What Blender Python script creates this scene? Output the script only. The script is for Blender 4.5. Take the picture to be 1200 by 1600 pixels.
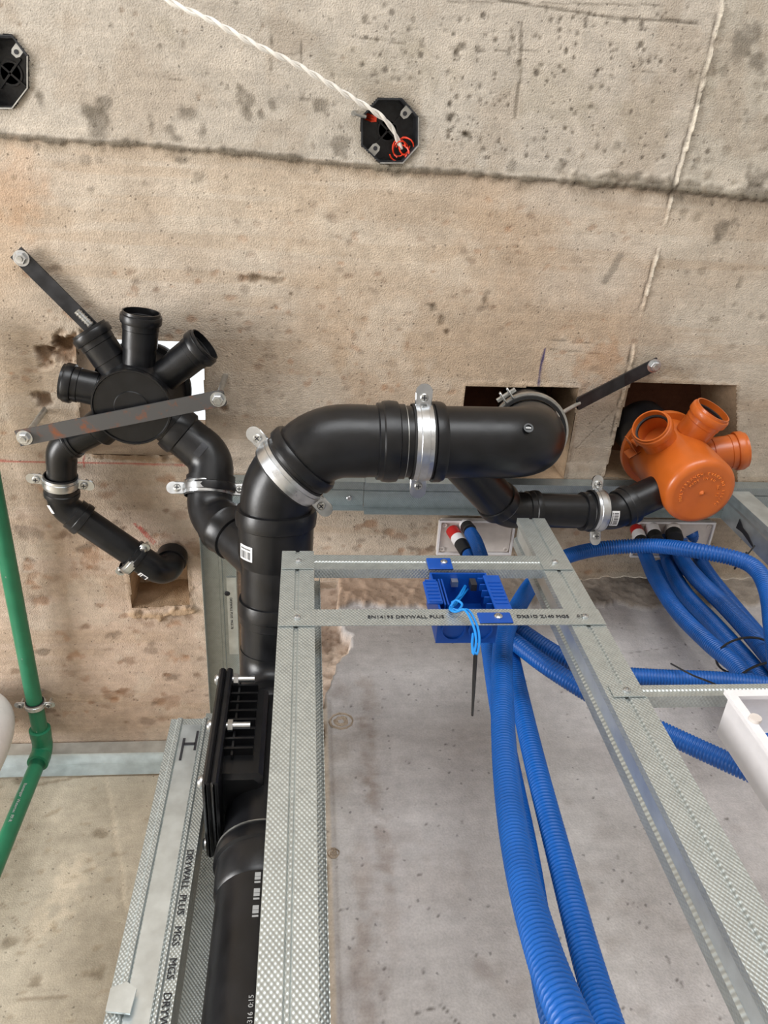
import bpy, math, random
import numpy as np
from mathutils import Vector, Matrix

for o in list(bpy.data.objects):
    bpy.data.objects.remove(o)
random.seed(7)
RNG = np.random.RandomState(11)
scene = bpy.context.scene

# ------------------------------------------------------------------ camera
# world: X along the back wall, Y towards the back wall, Z up.  Modelling numbers
# below are metres relative to the lens; EYE lifts everything so the floor is z=0.
EYE = Vector((0, 0, 1.5))
ZEN = Vector((-118, 635, -1200)).normalized()
AX = Vector((9.6, -0.104, -1.0)); AX = (AX - ZEN * AX.dot(ZEN)).normalized()
AY = ZEN.cross(AX)
cam_data = bpy.data.cameras.new('camera')
cam = bpy.data.objects.new('camera', cam_data)
scene.collection.objects.link(cam)
cam_data.sensor_fit = 'VERTICAL'
cam_data.sensor_height = 36.0
cam_data.sensor_width = 27.0
cam_data.lens = 27.0
cam_data.clip_start = 0.02
cam.matrix_world = Matrix(((AX.x, AX.y, AX.z, EYE.x), (AY.x, AY.y, AY.z, EYE.y),
                           (ZEN.x, ZEN.y, ZEN.z, EYE.z), (0, 0, 0, 1)))
scene.camera = cam

# ------------------------------------------------------------------ light
world = bpy.data.worlds.new('overcast_sky'); scene.world = world
world.use_nodes = True
bgn = world.node_tree.nodes['Background']
bgn.inputs['Color'].default_value = (0.93, 0.97, 1.0, 1)
bgn.inputs['Strength'].default_value = 1.15

def area(name, loc, direction, sx, sy, power, col):
    l = bpy.data.lights.new(name, 'AREA'); l.shape = 'RECTANGLE'
    l.size = sx; l.size_y = sy; l.energy = power; l.color = col
    o = bpy.data.objects.new(name, l); scene.collection.objects.link(o)
    o.location = Vector(loc)
    o.rotation_euler = Vector(direction).to_track_quat('-Z', 'Y').to_euler()
    return o
area('daylight_window_left', (-3.45, 0.25, 1.25), (1, 0.03, 0.16), 1.8, 1.2, 146, (1.0, 0.985, 0.97))
area('daylight_window_rear', (0.2, -3.75, 1.25), (0, 1, 0.05), 4.0, 1.9, 130, (0.98, 0.99, 1.0))

scene.view_settings.view_transform = 'Standard'
scene.view_settings.look = 'None'
scene.view_settings.gamma = 1.0
scene.view_settings.use_curve_mapping = False
scene.view_settings.exposure = 0.10

# ------------------------------------------------------------------ helpers
H = 1.38            # ceiling above the lens
WY = 0.893          # concrete pier face
LY = 1.41           # recessed wall

def V(*a):
    return Vector(a[0]) if len(a) == 1 else Vector(a)

def at(u, v, x=None, y=None, z=None):
    d = Vector(((u - 600) / 1200, (800 - v) / 1200, -1))
    w = Vector((d.dot(AX), d.dot(AY), d.dot(ZEN)))
    if z is not None: return w * (z / w.z)
    if y is not None: return w * (y / w.y)
    return w * (x / w.x)

def lin(r, g, b):
    f = lambda c: (c / 255 / 12.92) if c / 255 <= 0.04045 else ((c / 255 + 0.055) / 1.055) ** 2.4
    return (f(r), f(g), f(b), 1.0)

OFF = {}
def put(o, name, parent, origin):
    scene.collection.objects.link(o)
    if parent is not None:
        o.parent = parent; OFF[o] = OFF[parent]
    else:
        o.location = origin + EYE; OFF[o] = origin
    return o

def tag(o, label=None, cat=None, group=None, kind=None):
    if label: o['label'] = label
    if cat: o['category'] = cat
    if group: o['group'] = group
    if kind: o['kind'] = kind
    return o

def thing(name, loc, label, cat, group=None):
    o = bpy.data.objects.new(name, None); o.empty_display_size = 0.03
    put(o, name, None, Vector(loc))
    return tag(o, label, cat, group)

def frame_of(axis, hint=None):
    a = Vector(axis).normalized()
    h = Vector(hint) if hint is not None else (Vector((0, 0, 1)) if abs(a.z) < 0.9 else Vector((1, 0, 0)))
    s = (h - a * h.dot(a)).normalized()
    return a, s, a.cross(s)

class MB:
    def __init__(self): self.v = []; self.f = []
    def add(self, vs, fs):
        n = len(self.v)
        self.v.extend(Vector(p) for p in vs)
        self.f.extend(tuple(i + n for i in f) for f in fs)
        return self
    def box(self, c, size, ex=(1, 0, 0), ey=(0, 1, 0), ez=(0, 0, 1), bev=0.0):
        c = Vector(c); ex, ey, ez = Vector(ex), Vector(ey), Vector(ez)
        a, b, d = size[0] / 2, size[1] / 2, size[2] / 2
        if bev <= 0:
            vs = [c + ex * (a * i) + ey * (b * j) + ez * (d * k) for k in (-1, 1) for j in (-1, 1) for i in (-1, 1)]
            return self.add(vs, [(0, 2, 3, 1), (4, 5, 7, 6), (0, 1, 5, 4), (2, 6, 7, 3), (0, 4, 6, 2), (1, 3, 7, 5)])
        e = min(bev, a * .9, b * .9, d * .9)
        def ring(q, z):
            aa, bb = a - q, b - q
            pts = [(-aa + e, -bb), (aa - e, -bb), (aa, -bb + e), (aa, bb - e), (aa - e, bb), (-aa + e, bb), (-aa, bb - e), (-aa, -bb + e)]
            return [c + ex * x + ey * y + ez * z for x, y in pts]
        rings = [ring(e, -d), ring(0, -d + e), ring(0, d - e), ring(e, d)]
        vs = sum(rings, []); fs = []
        for k in range(3):
            for i in range(8):
                j = (i + 1) % 8
                fs.append((k * 8 + i, k * 8 + j, k * 8 + 8 + j, k * 8 + 8 + i))
        fs.append(tuple(range(7, -1, -1))); fs.append(tuple(range(24, 32)))
        return self.add(vs, fs)
    def lathe(self, o, axis, prof, n=28, hint=None, cap=(True, True), ang=(0, 2 * math.pi)):
        a, s, t = frame_of(axis, hint); o = Vector(o)
        full = abs(ang[1] - ang[0] - 2 * math.pi) < 1e-6
        m = n if full else n + 1
        vs, fs = [], []
        for (h, r) in prof:
            for i in range(m):
                q = ang[0] + (ang[1] - ang[0]) * i / n
                vs.append(o + a * h + (s * math.cos(q) + t * math.sin(q)) * max(r, 1e-5))
        for k in range(len(prof) - 1):
            for i in range(n):
                j = (i + 1) % m if full else i + 1
                fs.append((k * m + i, k * m + j, (k + 1) * m + j, (k + 1) * m + i))
        if full:
            if cap[0]: fs.append(tuple(range(n - 1, -1, -1)))
            if cap[1]: fs.append(tuple((len(prof) - 1) * n + i for i in range(n)))
        return self.add(vs, fs)
    def cyl(self, p0, p1, r, n=16, r1=None):
        p0, p1 = Vector(p0), Vector(p1)
        return self.lathe(p0, p1 - p0, [(0, r), ((p1 - p0).length, r if r1 is None else r1)], n)
    def sweep(self, pts, rads, n=20, caps=True):
        pts = [Vector(p) for p in pts]
        m = len(pts)
        tang = []
        for i in range(m):
            t = pts[min(i + 1, m - 1)] - pts[max(i - 1, 0)]
            if t.length < 1e-7: t = tang[-1] if tang else Vector((0, 0, 1))
            tang.append(t.normalized())
        a, s, t = frame_of(tang[0])
        vs, fs = [], []
        for i in range(m):
            if i:
                s = s - tang[i] * s.dot(tang[i]); s.normalize()
            t = tang[i].cross(s)
            r = rads if isinstance(rads, (int, float)) else rads[i]
            for k in range(n):
                q = 2 * math.pi * k / n
                vs.append(pts[i] + (s * math.cos(q) + t * math.sin(q)) * r)
        for i in range(m - 1):
            for k in range(n):
                j = (k + 1) % n
                fs.append((i * n + k, i * n + j, (i + 1) * n + j, (i + 1) * n + k))
        if caps:
            fs.append(tuple(range(n - 1, -1, -1))); fs.append(tuple((m - 1) * n + k for k in range(n)))
        return self.add(vs, fs)
    def prism(self, poly, o, eu, ev, ed, depth):
        """closed 2-D outline (counter-clockwise in eu, ev) pushed along ed"""
        o, eu, ev, ed = Vector(o), Vector(eu), Vector(ev), Vector(ed)
        n = len(poly)
        vs = [o + eu * p[0] + ev * p[1] for p in poly] + [o + eu * p[0] + ev * p[1] + ed * depth for p in poly]
        fs = [(i, (i + 1) % n, n + (i + 1) % n, n + i) for i in range(n)]
        fs += [tuple(range(n - 1, -1, -1)), tuple(range(n, 2 * n))]
        return self.add(vs, fs)
    def sheet(self, poly, t, o, eu, ev, ed, depth):
        """folded sheet: open 2-D polyline with thickness t pushed along ed"""
        P = [np.array(p, float) for p in poly]
        off = []
        for i, p in enumerate(P):
            d1 = P[i] - P[i - 1] if i else P[1] - P[0]
            d2 = P[i + 1] - P[i] if i < len(P) - 1 else P[i] - P[i - 1]
            n1 = np.array((-d1[1], d1[0])) / np.linalg.norm(d1); n2 = np.array((-d2[1], d2[0])) / np.linalg.norm(d2)
            b = n1 + n2; b = b / max(1e-6, np.dot(b, b)) * 2
            off.append(p + b * t)
        n = len(P)
        o, eu, ev, ed = Vector(o), Vector(eu), Vector(ev), Vector(ed)
        w = lambda p, d: o + eu * float(p[0]) + ev * float(p[1]) + ed * d
        vs = [w(p, 0) for p in P] + [w(p, 0) for p in off] + [w(p, depth) for p in P] + [w(p, depth) for p in off]
        fs = []
        for i in range(n - 1):
            fs += [(i, i + 1, 2 * n + i + 1, 2 * n + i), (n + i + 1, n + i, 3 * n + i, 3 * n + i + 1),
                   (i + 1, i, n + i, n + i + 1), (2 * n + i, 2 * n + i + 1, 3 * n + i + 1, 3 * n + i)]
        fs += [(0, 2 * n, 3 * n, n), (n - 1, 2 * n - 1, 4 * n - 1, 3 * n - 1)]
        return self.add(vs, fs)
    def build(self, name, mat, parent=None, origin=None, smooth=35):
        if parent is not None: o0 = OFF[parent]
        elif origin is not None: o0 = Vector(origin)
        else:
            xs = [p.x for p in self.v]; ys = [p.y for p in self.v]; zs = [p.z for p in self.v]
            o0 = Vector(((min(xs) + max(xs)) / 2, (min(ys) + max(ys)) / 2, min(zs)))
        me = bpy.data.meshes.new(name)
        me.from_pydata([tuple(p - o0) for p in self.v], [], self.f)
        me.materials.append(mat)
        fix_normals(me)
        if smooth:
            me.polygons.foreach_set('use_smooth', [True] * len(me.polygons))
            me.set_sharp_from_angle(angle=math.radians(smooth))
        me.update()
        return put(bpy.data.objects.new(name, me), name, parent, o0)

import bmesh
def fix_normals(me):
    bm = bmesh.new(); bm.from_mesh(me)
    bmesh.ops.recalc_face_normals(bm, faces=bm.faces)
    bm.to_mesh(me); bm.free()

def text_mesh(name, s, size, o, xd, yd, mat, parent, depth=0.0003, align='LEFT'):
    cu = bpy.data.curves.new(name, 'FONT'); cu.body = s; cu.size = size; cu.extrude = depth; cu.align_x = align
    cu.resolution_u = 2
    tmp = bpy.data.objects.new('tmp_text', cu); scene.collection.objects.link(tmp)
    bpy.context.view_layer.update()
    me = bpy.data.meshes.new_from_object(tmp.evaluated_get(bpy.context.evaluated_depsgraph_get()))
    bpy.data.objects.remove(tmp); bpy.data.curves.remove(cu)
    me.name = name
    xd, yd = Vector(xd).normalized(), Vector(yd).normalized(); zd = xd.cross(yd)
    p = Vector(o) - OFF[parent]
    me.transform(Matrix(((xd.x, yd.x, zd.x, p.x), (xd.y, yd.y, zd.y, p.y), (xd.z, yd.z, zd.z, p.z), (0, 0, 0, 1))))
    me.materials.clear(); me.materials.append(mat)
    return put(bpy.data.objects.new(name, me), name, parent, None)

def crom(pts, step):
    """smooth path through pts, resampled evenly"""
    P = [np.array(p) for p in pts]
    P = [2 * P[0] - P[1]] + P + [2 * P[-1] - P[-2]]
    out = []
    for i in range(1, len(P) - 2):
        a, b, c, d = P[i - 1], P[i], P[i + 1], P[i + 2]
        for t in np.linspace(0, 1, 40, endpoint=False):
            out.append(0.5 * (2 * b + (c - a) * t + (2 * a - 5 * b + 4 * c - d) * t * t + (3 * b - a - 3 * c + d) * t ** 3))
    out.append(P[-2]); out = np.array(out)
    s = np.r_[0, np.cumsum(np.linalg.norm(np.diff(out, axis=0), axis=1))]
    k = np.arange(0, s[-1], step)
    return [Vector([np.interp(q, s, out[:, j]) for j in range(3)]) for q in k]

# ------------------------------------------------------------------ materials
def mat(name, col, rough=0.5, metal=0.0, spec=0.5, noise=0.0, nscale=60, bump=0.0, bscale=400, col2=None, coat=0.0):
    m = bpy.data.materials.new(name); m.use_nodes = True
    nt = m.node_tree; b = nt.nodes['Principled BSDF']
    b.inputs['Base Color'].default_value = col
    b.inputs['Roughness'].default_value = rough
    b.inputs['Metallic'].default_value = metal
    b.inputs['Specular IOR Level'].default_value = spec
    b.inputs['Coat Weight'].default_value = coat
    tc = nt.nodes.new('ShaderNodeTexCoord')
    if noise or col2:
        n = nt.nodes.new('ShaderNodeTexNoise'); n.inputs['Scale'].default_value = nscale; n.inputs['Detail'].default_value = 6
        nt.links.new(tc.outputs['Object'], n.inputs['Vector'])
        r = nt.nodes.new('ShaderNodeValToRGB')
        r.color_ramp.elements[0].position = 0.35; r.color_ramp.elements[1].position = 0.65
        c2 = col2 or tuple(min(1, c * (1 + noise)) for c in col[:3]) + (1,)
        c1 = col if col2 else tuple(c * (1 - noise) for c in col[:3]) + (1,)
        r.color_ramp.elements[0].color = c1; r.color_ramp.elements[1].color = c2
        nt.links.new(n.outputs['Fac'], r.inputs['Fac']); nt.links.new(r.outputs['Color'], b.inputs['Base Color'])
        mr = nt.nodes.new('ShaderNodeMapRange')
        mr.inputs['To Min'].default_value = max(0, rough - 0.1); mr.inputs['To Max'].default_value = min(1, rough + 0.1)
        nt.links.new(n.outputs['Fac'], mr.inputs['Value']); nt.links.new(mr.outputs['Result'], b.inputs['Roughness'])
    if bump:
        n = nt.nodes.new('ShaderNodeTexNoise'); n.inputs['Scale'].default_value = bscale; n.inputs['Detail'].default_value = 4
        nt.links.new(tc.outputs['Object'], n.inputs['Vector'])
        bp = nt.nodes.new('ShaderNodeBump'); bp.inputs['Strength'].default_value = bump; bp.inputs['Distance'].default_value = 0.002
        nt.links.new(n.outputs['Fac'], bp.inputs['Height']); nt.links.new(bp.outputs['Normal'], b.inputs['Normal'])
    return m

def mat_concrete(name, scale=1.0, attr=True, col=None, bump=0.45):
    m = bpy.data.materials.new(name); m.use_nodes = True
    nt = m.node_tree; b = nt.nodes['Principled BSDF']; L = nt.links.new
    b.inputs['Roughness'].default_value = 0.88; b.inputs['Specular IOR Level'].default_value = 0.25
    tc = nt.nodes.new('ShaderNodeTexCoord')
    n1 = nt.nodes.new('ShaderNodeTexNoise'); n1.inputs['Scale'].default_value = 45 * scale; n1.inputs['Detail'].default_value = 3; n1.inputs['Roughness'].default_value = 0.7
    n2 = nt.nodes.new('ShaderNodeTexNoise'); n2.inputs['Scale'].default_value = 420 * scale; n2.inputs['Detail'].default_value = 1
    L(tc.outputs['Object'], n1.inputs['Vector']); L(tc.outputs['Object'], n2.inputs['Vector'])
    r = nt.nodes.new('ShaderNodeMapRange'); r.inputs['From Min'].default_value = 0.3; r.inputs['From Max'].default_value = 0.7
    r.inputs['To Min'].default_value = 0.86; r.inputs['To Max'].default_value = 1.10
    L(n1.outputs['Fac'], r.inputs['Value'])
    mx = nt.nodes.new('ShaderNodeMix'); mx.data_type = 'RGBA'; mx.blend_type = 'MULTIPLY'; mx.inputs['Factor'].default_value = 1
    if attr:
        a = nt.nodes.new('ShaderNodeAttribute'); a.attribute_name = 'tone'; L(a.outputs['Color'], mx.inputs['A'])
    else:
        mx.inputs['A'].default_value = col
    L(r.outputs['Result'], mx.inputs['B']); L(mx.outputs['Result'], b.inputs['Base Color'])
    def mth(op, a, bb):
        n = nt.nodes.new('ShaderNodeMath'); n.operation = op
        for i, q in enumerate((a, bb)):
            if isinstance(q, (int, float)): n.inputs[i].default_value = q
            else: L(q, n.inputs[i])
        return n.outputs[0]
    # air pits and board grain
    pit = 0.0
    for sc_, thr in ((110 * scale, 0.85),):
        vo = nt.nodes.new('ShaderNodeTexVoronoi'); vo.inputs['Scale'].default_value = sc_; L(tc.outputs['Object'], vo.inputs['Vector'])
        sc = nt.nodes.new('ShaderNodeSeparateColor'); L(vo.outputs['Color'], sc.inputs[0])
        mr = nt.nodes.new('ShaderNodeMapRange'); mr.inputs['From Min'].default_value = 0.10; mr.inputs['From Max'].default_value = 0.24; mr.inputs['To Min'].default_value = 1; mr.inputs['To Max'].default_value = 0
        L(mth('ADD', vo.outputs['Distance'], mth('MULTIPLY', mth('SUBTRACT', n2.outputs['Fac'], .5), .25)), mr.inputs['Value'])
        pit = mth('MAXIMUM', mth('MULTIPLY', mr.outputs['Result'], mth('GREATER_THAN', sc.outputs[0], thr)), pit)
    mp = nt.nodes.new('ShaderNodeMapping'); mp.inputs['Scale'].default_value = (9, 130, 60); L(tc.outputs['Object'], mp.inputs['Vector'])
    n3 = nt.nodes.new('ShaderNodeTexNoise'); n3.inputs['Scale'].default_value = 1.0; n3.inputs['Detail'].default_value = 3; n3.inputs['Roughness'].default_value = 0.65
    L(mp.outputs['Vector'], n3.inputs['Vector'])
    grain = mth('ADD', mth('MULTIPLY', mth('SUBTRACT', n3.outputs['Fac'], .5), .30), 1.0)
    speck = mth('ADD', mth('MULTIPLY', mth('SUBTRACT', n2.outputs['Fac'], .5), .35), 1.0)
    mul = mth('MULTIPLY', mth('MULTIPLY', grain, speck), mth('SUBTRACT', 1.0, mth('MULTIPLY', pit, .42)))
    mx2 = nt.nodes.new('ShaderNodeMix'); mx2.data_type = 'RGBA'; mx2.blend_type = 'MULTIPLY'; mx2.inputs['Factor'].default_value = 1
    L(mx.outputs['Result'], mx2.inputs['A']); L(mul, mx2.inputs['B']); L(mx2.outputs['Result'], b.inputs['Base Color'])
    ad = nt.nodes.new('ShaderNodeMath'); ad.operation = 'SUBTRACT'
    L(mth('MULTIPLY', n2.outputs['Fac'], 1.4), ad.inputs[0]); L(pit, ad.inputs[1])
    bp = nt.nodes.new('ShaderNodeBump'); bp.inputs['Strength'].default_value = bump; bp.inputs['Distance'].default_value = 0.0025
    L(ad.outputs[0], bp.inputs['Height']); L(bp.outputs['Normal'], b.inputs['Normal'])
    return m

def mat_galv(name, col, pitch=0.0036, strength=0.4, rough=0.42, dark=0.78):
    """galvanised sheet with a knurled diamond pattern"""
    m = bpy.data.materials.new(name); m.use_nodes = True
    nt = m.node_tree; b = nt.nodes['Principled BSDF']; L = nt.links.new
    b.inputs['Metallic'].default_value = 0.75; b.inputs['Roughness'].default_value = rough
    tc = nt.nodes.new('ShaderNodeTexCoord'); sp = nt.nodes.new('ShaderNodeSeparateXYZ'); L(tc.outputs['Object'], sp.inputs[0])
    ge = nt.nodes.new('ShaderNodeNewGeometry'); sn = nt.nodes.new('ShaderNodeSeparateXYZ'); L(ge.outputs['Normal'], sn.inputs[0])
    def mth(op, a, bb=None):
        n = nt.nodes.new('ShaderNodeMath'); n.operation = op
        for i, q in enumerate((a, bb)):
            if q is None: continue
            if isinstance(q, (int, float)): n.inputs[i].default_value = q
            else: L(q, n.inputs[i])
        return n.outputs[0]
    flat = mth('GREATER_THAN', mth('ABSOLUTE', sn.outputs['Z']), 0.6)
    upright = mth('SUBTRACT', 1.0, flat)
    p = mth('ADD', sp.outputs['X'], mth('MULTIPLY', sp.outputs['Y'], upright))
    q = mth('ADD', mth('MULTIPLY', sp.outputs['Z'], upright), mth('MULTIPLY', sp.outputs['Y'], flat))
    k = 2 * math.pi / pitch
    s1 = mth('SINE', mth('MULTIPLY', p, k * 0.8)); s2 = mth('SINE', mth('MULTIPLY', q, k * 0.62))
    h = mth('MULTIPLY', s1, s2)
    n = nt.nodes.new('ShaderNodeTexNoise'); n.inputs['Scale'].default_value = 90; n.inputs['Detail'].default_value = 6
    L(tc.outputs['Object'], n.inputs['Vector'])
    f = mth('ADD', mth('MULTIPLY', h, 0.18), n.outputs['Fac'])
    r = nt.nodes.new('ShaderNodeValToRGB')
    r.color_ramp.elements[0].position = 0.2; r.color_ramp.elements[1].position = 0.75
    r.color_ramp.elements[0].color = tuple(c * dark for c in col[:3]) + (1,); r.color_ramp.elements[1].color = col
    L(f, r.inputs['Fac']); L(r.outputs['Color'], b.inputs['Base Color'])
    bp = nt.nodes.new('ShaderNodeBump'); bp.inputs['Strength'].default_value = strength; bp.inputs['Distance'].default_value = 0.0006
    L(h, bp.inputs['Height']); L(bp.outputs['Normal'], b.inputs['Normal'])
    return m

def mat_rust(name):
    m = mat(name, (0.055, 0.055, 0.06, 1), 0.55, 0.5)
    nt = m.node_tree; b = nt.nodes['Principled BSDF']; L = nt.links.new
    tc = nt.nodes.new('ShaderNodeTexCoord')
    n = nt.nodes.new('ShaderNodeTexNoise'); n.inputs['Scale'].default_value = 28; n.inputs['Detail'].default_value = 9; n.inputs['Roughness'].default_value = 0.7
    L(tc.outputs['Object'], n.inputs['Vector'])
    r = nt.nodes.new('ShaderNodeValToRGB'); e = r.color_ramp.elements
    e[0].position = 0.54; e[0].color = (0.10, 0.098, 0.098, 1); e[1].position = 0.68; e[1].color = (0.24, 0.085, 0.04, 1)
    L(n.outputs['Fac'], r.inputs['Fac']); L(r.outputs['Color'], b.inputs['Base Color'])
    return m

M = dict(
    ceil=mat_concrete('ceiling_concrete', 1.0),
    wall=mat_concrete('wall_concrete', 0.8, bump=0.22),
    hole=mat_concrete('raw_hole_concrete', 1.0, attr=False, col=lin(186, 160, 132), bump=0.5),
    board=mat_concrete('brown_board', 1.0, attr=False, col=lin(92, 58, 42), bump=0.2),
    floor=mat('floor_screed', lin(186, 182, 176), 0.85, noise=0.08, nscale=3),
    plain=mat('plain_plaster', lin(194, 190, 184), 0.9, noise=0.05, nscale=3),
    mortar=mat_concrete('mortar', 1.6, attr=False, col=lin(196, 178, 158), bump=0.8),
    black=mat('black_plastic', (0.0066, 0.0069, 0.0082, 1), 0.33, spec=0.42, noise=0.3, nscale=35, bump=0.05, bscale=250),
    blackm=mat('black_rubber', (0.010, 0.010, 0.011, 1), 0.6),
    zinc=mat('zinc_plated', (0.62, 0.64, 0.66, 1), 0.30, 1.0, noise=0.12, nscale=50),
    zincd=mat('dull_zinc', (0.48, 0.48, 0.46, 1), 0.42, 0.9, noise=0.15, nscale=80),
    galv=mat_galv('galvanised_knurled', lin(196, 203, 202)),
    galvb=mat_galv('galvanised_bluish', lin(176, 186, 188), rough=0.38),
    galvs=mat('galvanised_smooth', lin(214, 222, 224), 0.33, 0.8, noise=0.1, nscale=40),
    steel=mat('dark_flat_steel', (0.035, 0.036, 0.040, 1), 0.45, 0.6, noise=0.3, nscale=40),
    rust=mat_rust('rusty_flat_steel'),
    orange=mat('orange_plastic', lin(194, 97, 33), 0.33, spec=0.5, noise=0.06, nscale=30, coat=0.1),
    blue=mat('blue_conduit', lin(6, 84, 164), 0.40, spec=0.5, noise=0.1, nscale=20),
    bluebox=mat('blue_box_plastic', lin(14, 76, 168), 0.38, noise=0.06, nscale=40),
    wire=mat('light_blue_wire', lin(30, 140, 225), 0.4),
    white=mat('white_plastic', lin(232, 230, 232), 0.4, noise=0.03),
    plate=mat('dusty_white_plastic', lin(214, 206, 200), 0.5, noise=0.05),
    red=mat('red_plastic', lin(178, 30, 28), 0.4),
    redwire=mat('orange_red_wire', lin(225, 62, 28), 0.4),
    green=mat('green_pipe_plastic', lin(36, 114, 82), 0.36, noise=0.08, nscale=30),
    cord=mat('clear_white_cord', lin(226, 222, 214), 0.35, noise=0.04),
    sticker=mat('paper_sticker', lin(225, 225, 225), 0.6),
    ink=mat('black_ink', (0.02, 0.02, 0.025, 1), 0.6),
    print_=mat('pale_print', lin(170, 172, 172), 0.6),
    cream=mat('cream_strip', lin(222, 214, 192), 0.5),
    emb_lit=mat('orange_emboss_highlight', lin(224, 128, 58), 0.35),  # paler orange paints the highlight on the raised letters
    darkvoid=mat('dark_plastic_box', (0.02, 0.022, 0.026, 1), 0.38, noise=0.4, nscale=120, bump=0.3, bscale=150),
    frame=mat('white_window_frame', lin(225, 225, 222), 0.5),
)

# ------------------------------------------------------------------ painted concrete grids
def vnoise(ny, nx, cy, cx):
    g = RNG.rand(int(cy) + 3, int(cx) + 3)
    y = np.linspace(0, cy, ny); x = np.linspace(0, cx, nx)
    y0 = y.astype(int); x0 = x.astype(int); fy = y - y0; fx = x - x0
    fy = fy * fy * (3 - 2 * fy); fx = fx * fx * (3 - 2 * fx)
    a = g[np.ix_(y0, x0)]; b = g[np.ix_(y0, x0 + 1)]; c = g[np.ix_(y0 + 1, x0)]; d = g[np.ix_(y0 + 1, x0 + 1)]
    fx = fx[None, :]; fy = fy[:, None]
    return (a * (1 - fx) + b * fx) * (1 - fy) + (c * (1 - fx) + d * fx) * fy

def fbm(ny, nx, cy, cx, oct=5, gain=0.55):
    out = np.zeros((ny, nx)); amp = 1; tot = 0
    for k in range(oct):
        if cy * 2 ** k > ny or cx * 2 ** k > nx: break
        out += amp * vnoise(ny, nx, cy * 2 ** k, cx * 2 ** k); tot += amp; amp *= gain
    return out / tot

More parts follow.
